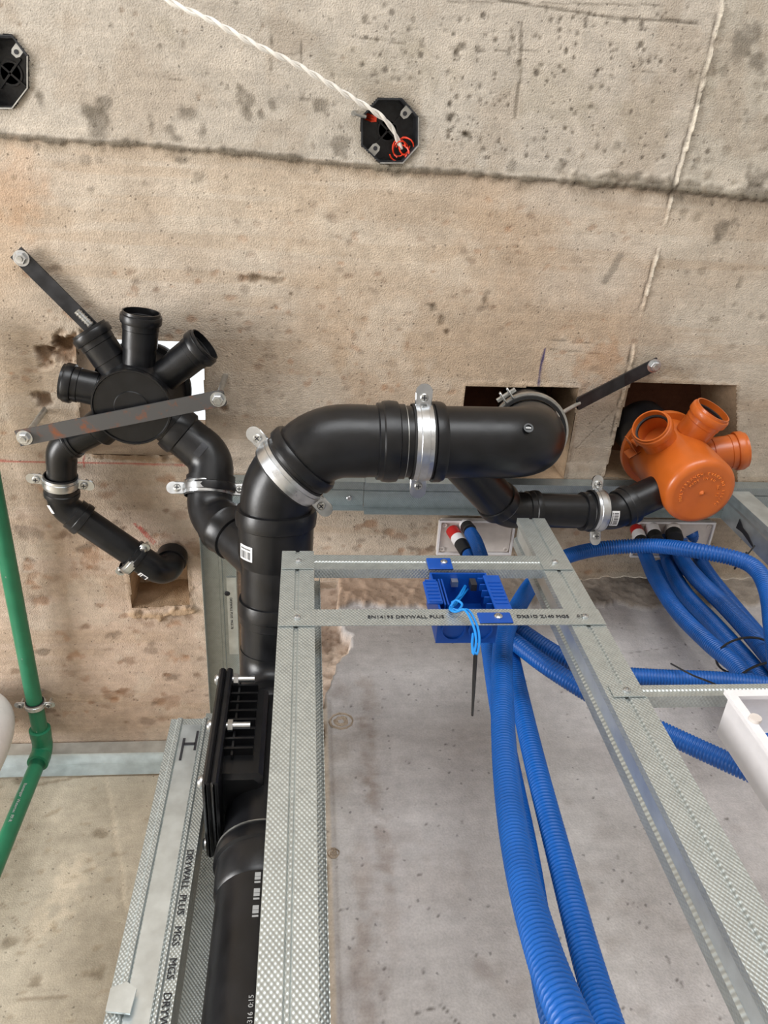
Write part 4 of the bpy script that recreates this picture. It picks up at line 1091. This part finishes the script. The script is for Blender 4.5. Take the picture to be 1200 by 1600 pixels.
for p, tilt in ((a_, Vector((-.006, 0, 0))), (b_, Vector((0, 0, 0)))):
    MB().cyl(p + EZ * .002, Vector((p.x, p.y, H + .01)) + tilt, .0052, 12).build('threaded_rod', M['zincd'], hg)
    nut(p - EZ * .002, -EZ, hg)
a_, b_ = at(34, 403, z=1.366), at(141, 510, z=1.366)
hg = thing('strap_hanger', a_, 'dark flat steel strap bolted to the ceiling left of the manifold', 'strap hanger')
bar(a_, b_, .026, .004, EZ, 'strap', M['steel'], hg)
nut(a_ - EZ * .002, -EZ, hg); MB().cyl(a_, a_ + EZ * .03, .004, 10).build('anchor', M['zincd'], hg)
c = at(131, 497, z=1.358); dd = (b_ - a_).normalized()
MB().cyl(c - dd * .016, c + dd * .016, .0055, 12).build('threaded_rod', M['zincd'], hg)
for i in range(5): MB().lathe(c + dd * (-.012 + i * .006), dd, [(0, .0055), (.001, .0068), (.0025, .0068), (.0035, .0055)], 12).build('thread', M['zinc'], hg)
a_, k_, b_ = at(1021, 571, z=1.366), at(975, 594, z=1.362), at(905, 630, z=1.30)
hg = thing('strap_hanger', a_, 'bent dark steel strap bolted to the ceiling above the orange manifold', 'strap hanger')
bar(a_, k_, .024, .004, EZ, 'strap', M['steel'], hg, .010); bar(k_, b_, .024, .004, EZ, 'strap', M['steel'], hg, .006)
nut(a_ - EZ * .002, -EZ, hg); MB().cyl(a_, a_ + EZ * .03, .004, 10).build('anchor', M['zincd'], hg)
e_ = ic; dd = (e_ - b_).normalized()
MB().cyl(b_, b_ + dd * ((e_ - b_).length - .066), .004, 10).build('threaded_rod', M['zincd'], hg)
MB().lathe(b_ + dd * ((e_ - b_).length - .082), dd, [(0, .0075), (.018, .0075)], 6).build('coupling_nut', M['zincd'], hg, smooth=20)

# ------------------------------------------------------------------ green water pipe
gA, gB, gC = at(-60, 640, z=1.345), at(64, 1176, z=1.345), None
gx = -.575
gp = thing('water_pipe', (gx, 1.31, -1.49), 'green plastic water pipe along ceiling then down the recessed wall', 'pipe')
g0, g1, g2 = Vector((gx + .004, .35, 1.335)), Vector((gx, 1.31, 1.335)), Vector((gx, 1.31, -1.49))
RG = .0165
straight(g0, g1, RG, gp, m=M['green'], n=24); straight(g1, g2, RG, gp, m=M['green'], n=24)
mb = MB(); pts, arcs = fillet([g1 - EY * .06, g1, g1 - EZ * .06], [.022])
prof_sweep(mb, [pts[0]] + arcs[0][0] + [pts[-1]], [(0, RG), (.001, .0225), (.02, .0225), (.024, .0215), (.07, .0215), (.074, .0225), (.0945, .0225), (.0955, RG)], 24)
mb.build('elbow', M['green'], gp)
nd = Vector((.55, -.2, -.8)).normalized()
for k in range(4):
    text_mesh('printed_text', 'Banninger  Watertec  PP-R 32', .0085, Vector((gx - .0045, .62 + k * .20, 1.335)) + Vector((.30, 0, -.95)) * (RG + .0004), EY, (.95, 0, .30), M['print_'], gp)
text_mesh('printed_text', 'Banninger  Watertec  PP-R', .009, (gx - .003, 1.31 - RG - .0004, 1.22), -EZ, EX, M['print_'], gp)
clamp(Vector((gx + .0008, at(57, 1100, z=1.335).y, 1.335)), EY, EX, RG * 1.04, 'small zinc clamp on the green water pipe near the wall', band_w=.014, lug=.016)
# white round-ended vessel at the left edge
wt = MB(); wc = at(-52, 1175, y=1.22)
wcn = at(-64, 1180, y=1.20); rw, hw = .085, .155
wv = thing('white_vessel', (wcn.x, wcn.y, wcn.z - hw), 'white rounded vessel cut off by the left edge near green pipe', 'vessel')
MB().lathe(wcn, EZ, [(hw * (-1 if q < 0 else 1) * abs(math.sin(q)) ** .8, rw * max(.001, math.cos(q)) ** .6) for q in np.linspace(-math.pi / 2, math.pi / 2, 25)], 40).build('shell', M['white'], wv)
MB().lathe(wcn - EZ * .07, EZ, [(0, rw * .93), (.001, rw * .965), (.004, rw * .97), (.005, rw * .93)], 40).build('red_seam', M['redwire'], wv)
MB().cyl(wcn + EZ * (hw - .01), (wcn.x, wcn.y, H + .002), .012, 16).build('neck', M['white'], wv)

# ------------------------------------------------------------------ octagonal boxes cast into the slab
def ceiling_box(poly, label, wires):
    n = len(poly); cx = sum(p[0] for p in poly) / n; cy = sum(p[1] for p in poly) / n
    t = thing('ceiling_box', (cx, cy, H), label, 'junction box', 'octagonal boxes cast into the ceiling')
    sc = lambda k: [(cx + (p[0] - cx) * k, cy + (p[1] - cy) * k) for p in poly]
    vs = []; fs = []
    rings = [(1.0, H + .002), (1.0, H - .004), (.95, H - .004), (.95, H + .006), (.92, H + .006), (.92, H + .045)]
    for k, z in rings: vs += [Vector((p[0], p[1], z)) for p in sc(k)]
    for r in range(len(rings) - 1):
        for i in range(n):
            j = (i + 1) % n; fs.append((r * n + i, r * n + j, (r + 1) * n + j, (r + 1) * n + i))
    fs.append(tuple((len(rings) - 1) * n + i for i in range(n)))
    MB().add(vs, fs).build('shell', M['darkvoid'], t, smooth=20)
    rim = MB(); o, i_ = sc(1.005), sc(.965)
    for k in range(2, 5):
        j = k + 1
        rim.add([Vector((*o[k], H - .006)), Vector((*o[j], H - .006)), Vector((*i_[j], H - .006)), Vector((*i_[k], H - .006)), Vector((*o[k], H - .003)), Vector((*o[j], H - .003)), Vector((*i_[j], H - .003)), Vector((*i_[k], H - .003))],
                [(0, 1, 2, 3), (7, 6, 5, 4), (0, 4, 5, 1), (2, 6, 7, 3), (1, 5, 6, 2), (0, 3, 7, 4)])
    rim.build('scuffed_rim', M['zincd'], t, smooth=0)
    for k in (1.5, 5.5):
        p, q = poly[int(k)], poly[(int(k) + 1) % n]; m_ = Vector(((p[0] + q[0]) / 2, (p[1] + q[1]) / 2, H + .002)); d = (Vector((cx, cy, m_.z)) - m_).normalized(); s = Vector((-d.y, d.x, 0))
        lug = MB(); lug.prism([(0, -.007), (.014, -.007), (.019, -.004), (.019, .004), (.014, .007), (0, .007)], m_, d, s, EZ, .004)
        lg = lug.build('screw_lug', M['zincd'], t, smooth=20)
        MB().lathe(m_ + d * .012 - EZ * .0008, EZ, [(0, .0035), (.001, .0035)], 12).build('screw_hole', M['ink'], lg)
    for a in (0.7, -0.85):
        d = Vector((math.cos(a), math.sin(a), 0)); s = Vector((-d.y, d.x, 0))
        MB().box((cx, cy, H + .042), (.055, .003, .004), d, s, EZ).build('moulded_rib', M['darkvoid'], t, smooth=0)
    MB().lathe((cx, cy, H + .044), -EZ, [(0, .018), (.002, .018), (.002, .015), (0, .0145)], 24).build('knockout', M['darkvoid'], t)
    if wires:
        c = at(628, 233, z=H + .01)
        for k in range(5):
            c0 = c + Vector((random.uniform(-.006, .006), random.uniform(-.006, .006), 0))
            pts = [c0 + Vector((.009 * math.cos(q + k) * (1 + .2 * k), .013 * math.sin(q + k), -.001 * k + .004 * math.sin(2 * q))) for q in np.linspace(0, 5.2, 14)]
            MB().sweep(pts, .0012, 6).build('orange_wire', M['redwire'], t)
        c = at(581, 184, z=H + .006)
        for k in range(3):
            MB().sweep([c + Vector((-.010, -.006 + .004 * k, .02)), c + Vector((0, -.003 + .004 * k, .004)), c + Vector((.008, .002 * k, .002))], .0018, 6).build('orange_wire', M['redwire'], t)
    return t
ceiling_box(OCT[0], 'black octagonal ceiling box with orange wires and the white cord', True)
ceiling_box(OCT[1], 'black octagonal ceiling box cut off by the left edge', False)
b = MB(); p = at(552, 177, z=H); b.cyl((p.x, p.y, H + .004), (p.x, p.y, H - .012), .004, 10); b.cyl((p.x, p.y, H - .010), (p.x + .020, p.y + .004, H - .006), .0028, 8)
tag(b.build('bent_nail', M['zincd']), 'rusty bent nail sticking out beside the octagonal box', 'nail')
# twisted white cord
cp = [at(627, 232, z=H + .012), at(612, 200, z=H - .004), at(590, 178, z=H - .012), at(545, 150, z=H - .020), at(470, 105, z=H - .03), at(400, 70, z=H - .035), at(330, 32, z=H - .035), at(270, 5, z=H - .03), at(215, -30, z=H - .02), at(180, -60, z=H + .0)]
path = crom(cp, .004)
cd = thing('twisted_cord', cp[-1], 'twisted white two-strand cord hanging from the octagonal box', 'cable')
for s in (0, 1):
    a, sv, tv = frame_of(path[1] - path[0]); o = []
    for i, p in enumerate(path):
        q = i * .004 / .055 * 2 * math.pi + s * math.pi
        k = .0026 if i > 14 else .0016
        o.append(p + (sv * math.cos(q) + tv * math.sin(q)) * k)
    MB().sweep(o, .0026, 8).build('strand', M['cord'], cd)

# ------------------------------------------------------------------ blue conduits
def conduit(pts, r, label, pitch=.0044, name='corrugated_conduit', group='blue corrugated conduits', n=14):
    path = crom(pts, pitch / 4)
    rr = [(r, r * .995, r * .98, r * .80)[i % 4] for i in range(len(path))]
    mb = MB(); mb.sweep(path, rr, n, True)
    o0 = Vector(min(pts, key=lambda p: p[2]))
    me = bpy.data.meshes.new(name); me.from_pydata([tuple(p - o0) for p in mb.v], [], mb.f); me.materials.append(M['blue'])
    me.polygons.foreach_set('use_smooth', [True] * len(me.polygons)); me.update()
    return tag(put(bpy.data.objects.new(name, me), name, None, o0), label, 'conduit', group)
Y = lambda u, v, y: at(u, v, y=y)
Zc = lambda u, v, z: at(u, v, z=z)
P1 = Zc(712, 832, 1.33); P2 = Zc(733, 818, 1.33)
conduit([Y(930, 1680, .49), Y(893, 1600, .50), Y(850, 1490, .525), Y(812, 1350, .565), Y(792, 1220, .60), Y(785, 1100, .625), Y(787, 1000, .645), Y(808, 950, .665), Y(838, 905, .69), Y(880, 872, .70), Y(940, 857, .70), Y(1020, 853, .675), Y(1090, 861, .645), Y(1150, 873, .638), Y(1182, 890, .638), Y(1200, 925, .64), Y(1208, 980, .645), Y(1216, 1040, .65)], .0140, 'front blue conduit climbing under the blue box and arching over right', pitch=.0052)
conduit([Y(975, 1680, .58), Y(948, 1600, .60), Y(912, 1480, .63), Y(872, 1330, .66), Y(838, 1200, .68), Y(812, 1090, .70), Y(792, 1000, .72), Y(772, 940, .73), Y(758, 890, .735), Y(745, 850, .735), Y(735, 832, .735)], .0135, 'rightmost blue conduit of the vertical bundle below the blue box', pitch=.0052)
conduit([Y(905, 1680, .60), Y(868, 1590, .61), Y(845, 1480, .64), Y(822, 1330, .67), Y(795, 1190, .70), Y(775, 1080, .725), Y(764, 1010, .74), Y(755, 950, .76), Y(742, 890, .77), Y(728, 858, .77), Y(718, 845, .77)], .0130, 'thin blue conduit half hidden behind the front vertical one', pitch=.0052)
conduit([Y(772, 958, .696), Y(800, 976, .693), Y(850, 1010, .695), Y(900, 1038, .697), Y(960, 1054, .697), Y(1040, 1060, .694), Y(1120, 1063, .690), Y(1220, 1072, .686)], .0130, 'upper of two blue conduits passing sideways behind the long stud')
conduit([Y(775, 985, .687), Y(800, 1000, .686), Y(850, 1038, .684), Y(915, 1080, .69), Y(980, 1116, .695), Y(1060, 1155, .695), Y(1140, 1192, .69), Y(1230, 1232, .685)], .0130, 'lower of two blue conduits passing sideways to the white box')
K1, K2, K3, K4 = Zc(1000, 845, 1.33), Zc(1018, 842, 1.335), Zc(1062, 842, 1.33), Zc(1080, 832, 1.364)
conduit([K1, Y(1008, 866, .79), Y(1025, 905, .78), Y(1058, 955, .76), Y(1108, 1005, .745), Y(1150, 1040, .735), Y(1180, 1080, .73), Y(1230, 1150, .72)], .0145, 'leftmost blue conduit in the bundle hanging from the right plate')
conduit([K2, Y(1024, 870, .842), Y(1040, 905, .842), Y(1075, 955, .836), Y(1115, 1000, .828), Y(1160, 1050, .82), Y(1230, 1130, .81)], .0135, 'second blue conduit of the bundle hanging from the right plate')
conduit([K3, Y(1065, 872, .79), Y(1088, 903, .775), Y(1134, 948, .757), Y(1180, 998, .743), Y(1245, 1078, .73)], .0160, 'smooth looking blue conduit on the outer side of right bundle', pitch=.0040)
conduit([K4, Y(1090, 866, .828), Y(1110, 900, .825), Y(1150, 950, .82), Y(1200, 1010, .81), Y(1250, 1080, .80)], .0140, 'rearmost blue conduit of the bundle near the right edge')
conduit([Zc(1040, 842, 1.335), Y(1044, 875, .815), Y(1068, 924, .803), Y(1118, 978, .785), Y(1165, 1030, .773), Y(1230, 1105, .76)], .0155, 'blue conduit in the middle of the right bundle under the ties', pitch=.0040)
# tube ends in plates
def tube_end(p, d, r, cols, label, L=.020):
    t = thing('conduit_connector', p, label, 'connector', 'tube connectors on the white ceiling boxes'); d = Vector(d).normalized()
    q = Vector(p)
    for nm, m_, l in cols:
        MB().lathe(q, d, [(0, r), (.001, r * 1.06), (l - .001, r * 1.06), (l, r)], 20).build(nm, M[m_], t); q = q + d * l
def plate(corners, label):
    zt = H - .004; c = [at(u, v, z=H - .012) for u, v in corners]
    cx = sum(p.x for p in c) / 4; cy = sum(p.y for p in c) / 4
    t = thing('junction_plate', (cx, cy, H - .02), label, 'junction box')
    hx = (abs(c[1].x - c[0].x) + abs(c[2].x - c[3].x)) / 4; hy = (abs(c[3].y - c[0].y) + abs(c[2].y - c[1].y)) / 4
    MB().box((cx, cy, H - .0115), (2 * hx, 2 * hy, .015), bev=.006).build('plate', M['plate'], t)
    fr = MB()
    for a, b, sx, sy in ((-1, 0, .004, 2 * hy), (1, 0, .004, 2 * hy), (0, -1, 2 * hx - .008, .004), (0, 1, 2 * hx - .008, .004)):
        fr.box((cx + a * (hx - .002), cy + b * (hy - .002), H - .021), (sx, sy, .006))
    fr.build('raised_rim', M['white'], t, smooth=0)
    for a in (-1, 1):
        for b in (-1, 1):
            s = MB().lathe((cx + a * (hx - .012), cy + b * (hy - .012), H - .0185), -EZ, [(0, .005), (.003, .005), (.003, .003), (.001, .003)], 14).build('corner_screw', M['plate'], t)
    return t, cx, cy, hx, hy
plate([(683, 810), (798, 810), (803, 864), (683, 862)], 'white plastic ceiling plate with two conduits behind the upper rail')
plate([(988, 812), (1105, 812), (1110, 868), (988, 866)], 'white plastic ceiling plate with conduits under the orange manifold')
for (u, v, cols, lab, r, tgt) in ((706, 828, (('red_sleeve', 'red', .024), ('white_band', 'white', .018), ('black_sleeve', 'blackm', .030)), 'red white and black banded tube end on the left plate', .0125, (724, 856)),
                               (727, 820, (('white_band', 'white', .012), ('black_sleeve', 'blackm', .026)), 'black tube end with white collar on the left plate', .0130, (738, 834)),
                               (994, 826, (('red_sleeve', 'red', .018), ('white_band', 'white', .022), ('black_sleeve', 'blackm', .020)), 'red white and black tube end on the right plate', .0125, (1003, 850)),
                               (1018, 824, (('white_band', 'white', .030), ('black_sleeve', 'blackm', .024)), 'wide white and black tube end on the right plate', .0138, (1026, 846)),
                               (1050, 826, (('white_band', 'plate', .022), ('black_sleeve', 'blackm', .024)), 'black tube end furthest right on the right plate', .0160, (1056, 846))):
    p = at(u, v, z=H - .020); q = at(tgt[0], tgt[1], z=H - .075)
    tube_end(p, q - p, r, cols, lab)

# ------------------------------------------------------------------ flush boxes
def flush_box(name, x0, x1, y0, y1, z0, z1, m, label, wall=.0025):
    t = thing(name, (x0, y0, z0), label, 'junction box')
    cx, cz = (x0 + x1) / 2, (z0 + z1) / 2; sx, sy, sz = x1 - x0, y1 - y0, z1 - z0; cy = (y0 + y1) / 2
    sh = MB()
    ys = sy - wall; yc = y0 + ys / 2
    sh.box((cx, y1 - wall / 2, cz), (sx, wall, sz)); sh.box((x0 + wall / 2, yc, cz), (wall, ys, sz)); sh.box((x1 - wall / 2, yc, cz), (wall, ys, sz))
    sh.box((cx, yc, z0 + wall / 2), (sx - 2 * wall, ys, wall)); sh.box((cx, yc, z1 - wall / 2), (sx - 2 * wall, ys, wall))
    sh.build('shell', m, t, smooth=0)
    return t
bx0, bx1, by0, by1, bz0, bz1 = .170, .248, .5505, .602, .785, .873
bb = flush_box('blue_junction_box', bx0, bx1, by0, by1, bz0, bz1, M['bluebox'], 'blue plastic junction box with light blue wires between the two rails')
for x in (bx0 + .021, bx0 + .056):
    MB().lathe((x, .580, bz0 - .0001), -EZ, [(0, .0160), (.0028, .0160), (.0028, .0140), (0, .0138)], 28, cap=(False, False)).build('knockout', M['bluebox'], bb)
    MB().lathe((x, by1 - .003, (bz0 + bz1) / 2 + .006), -EY, [(0, .0155), (.0012, .0155), (.0012, .0140), (0, .0138)], 28, cap=(False, False)).build('knockout', M['bluebox'], bb)
MB().box((bx0 + .016, .5465, .889), (.034, .003, .028), bev=.001).build('mounting_lug', M['bluebox'], bb)
MB().box((bx1 - .012, .5465, .762), (.042, .003, .022), bev=.001).build('mounting_lug', M['bluebox'], bb)
screw((bx0 + .022, .545, .891), -EY, .0050, bb); screw((bx1 - .008, .545, .763), -EY, .0055, bb)
for x, w in ((bx0 - .003, .020), (bx1 + .004, .022)):
    lug = MB().box((x, .549, .822), (w, .004, .080 if x > .2 else .05), bev=.001).build('side_flange', M['bluebox'], bb)
    for i in range(7): MB().box((x, .5465, .795 + i * .008 + (0 if x > .2 else .004)), (w * .75, .0016, .003)).build('rib', M['bluebox'], lug, smooth=0)
for z in (.80, .815, .83, .845, .86):
    MB().box((bx1 - .008, .556, z), (.012, .010, .002)).build('inner_rib', M['bluebox'], bb, smooth=0)
for x in (bx0 + .014, bx0 + .010): MB().box((x, .562, .828), (.002, .022, .06)).build('inner_rib', M['bluebox'], bb, smooth=0)
MB().box((bx0 + .034, .562, .866), (.009, .008, .010)).build('screw_post', M['zincd'], bb, smooth=0)
MB().box((bx1 - .020, .560, .858), (.008, .010, .016)).build('screw_post', M['ink'], bb, smooth=0)
wr_ = thing('wire_loop', (bx0 + .04, .54, .70), 'light blue insulated wire looping out of the blue box', 'wire')
def wire(pts, r=.0015, name='wire', m='wire'):
    MB().sweep(crom(pts, .0025), r, 8).build(name, M[m], wr_)
for dx in (-.004, .006):
    wire([Y(740, 912, .596), Y(727 + dx * 500, 922, .575), Y(712, 940 + dx * 700, .56), Y(704 + dx * 300, 950, .545), Y(711, 956, .538), Y(728 + dx * 500, 953, .533), Y(741 + dx * 600, 975, .531), Y(746 + dx * 500, 1000, .532), Y(742 + dx * 500, 1022, .533), Y(738, 1010, .533), Y(739, 990, .535)])
    wire([Y(742, 910 + dx * 800, .596), Y(734, 905, .578), Y(722, 925 + dx * 600, .566), Y(715, 935, .560), Y(706, 945 + dx * 900, .545)])
wire([Y(704, 948, .545), Y(712, 938, .541), Y(722, 944, .541), Y(716, 953, .541), Y(706, 951, .541)])
wire([Y(700, 915, .597), Y(690, 905, .592), Y(683, 920, .585), Y(692, 940, .58)], .0012)
tie = MB().sweep([Y(742, 990, .57), Y(743, 1020, .565), Y(741, 1060, .56), Y(738, 1118, .56)], [.0022, .0026, .0022, .0012], 6)
tag(tie.build('cable_tie', M['blackm']), 'black cable tie tail hanging straight below the blue box', 'cable tie')
# white box at the right edge
wx0, wx1, wz0, wz1 = .4515, .56, .480, .596
wb = flush_box('white_junction_box', wx0, wx1, .528, .582, wz0, wz1, M['white'], 'white plastic flush box fixed to the rail at right edge', .003)
fr = MB()
fr.box((wx0 - .001, .5252, (wz0 + wz1) / 2), (.010, .005, wz1 - wz0 + .004)); fr.box(((wx0 + wx1) / 2 + .004, .5252, wz1 - .003), (wx1 - wx0, .0048, .010)); fr.box(((wx0 + wx1) / 2 + .004, .5252, wz0 + .003), (wx1 - wx0, .0048, .010))
fr.build('rim', M['white'], wb, smooth=0)
for z in (.552, .505): MB().lathe((wx0 + .003, .5226, z), -EY, [(0, .006), (.004, .006), (.004, .003)], 14).build('screw_post', M['plate'], wb)
for i in range(3): MB().box((wx0 + .004 + i * .012, .584, wz0 - .003), (.005, .012, .010)).build('clip_tooth', M['white'], wb, smooth=0)
for u, v, y in ((1190, 1120, .575),):
    pass
cq = MB().lathe((wx0 + .045, .585, wz1 - .03), EY, [(-.02, .012), (.0, .012)], 20); cq.build('blue_inlet', M['blue'], wb)
# cable ties on the right bundle and on the arching conduit
def tie_ring(c, axis, ru, rv, label, tail=None, hint=None):
    a, s, t = frame_of(axis, hint); c = Vector(c)
    th = thing('cable_tie', c, label, 'cable tie')
    pts = [c + s * math.cos(q) * ru + t * math.sin(q) * rv for q in np.linspace(0, 2 * math.pi, 40)]
    MB().sweep(pts, .0019, 6).build('strap', M['blackm'], th)
    MB().box(pts[0], (.007, .007, .006), s, t, a).build('lock_head', M['blackm'], th, smooth=0)
    if tail: MB().sweep(crom([pts[0]] + tail, .006), .0014, 6).build('tail', M['blackm'], th)
ax1 = Y(1175, 1045, .745) - Y(1108, 985, .76)
tie_ring(Y(1165, 1025, .745), ax1, .052, .034, 'black cable tie round the right conduit bundle above the white box', hint=(1, .2, 1))
tie_ring(Y(1190, 1065, .735), ax1, .050, .032, 'second black cable tie on the right bundle just above the short rail', tail=[Y(1110, 1066, .668), Y(1080, 1054, .668), Y(1043, 1034, .672)], hint=(-1, .2, -1))
ax2 = Y(1190, 905, .71) - Y(1130, 868, .69)
tie_ring(Y(1157, 876, .690), ax2, .018, .018, 'black cable tie fixing the arching conduit to the right stud', tail=[Y(1168, 866, .68), Y(1180, 852, .69)])
# cream strip along the broken pier edge
cs = MB().box((.0215, .884, (.985 - 1.495) / 2), (.008, .012, .985 + 1.495)).build('trim_1', M['cream'], smooth=0); tag(cs, kind='structure')
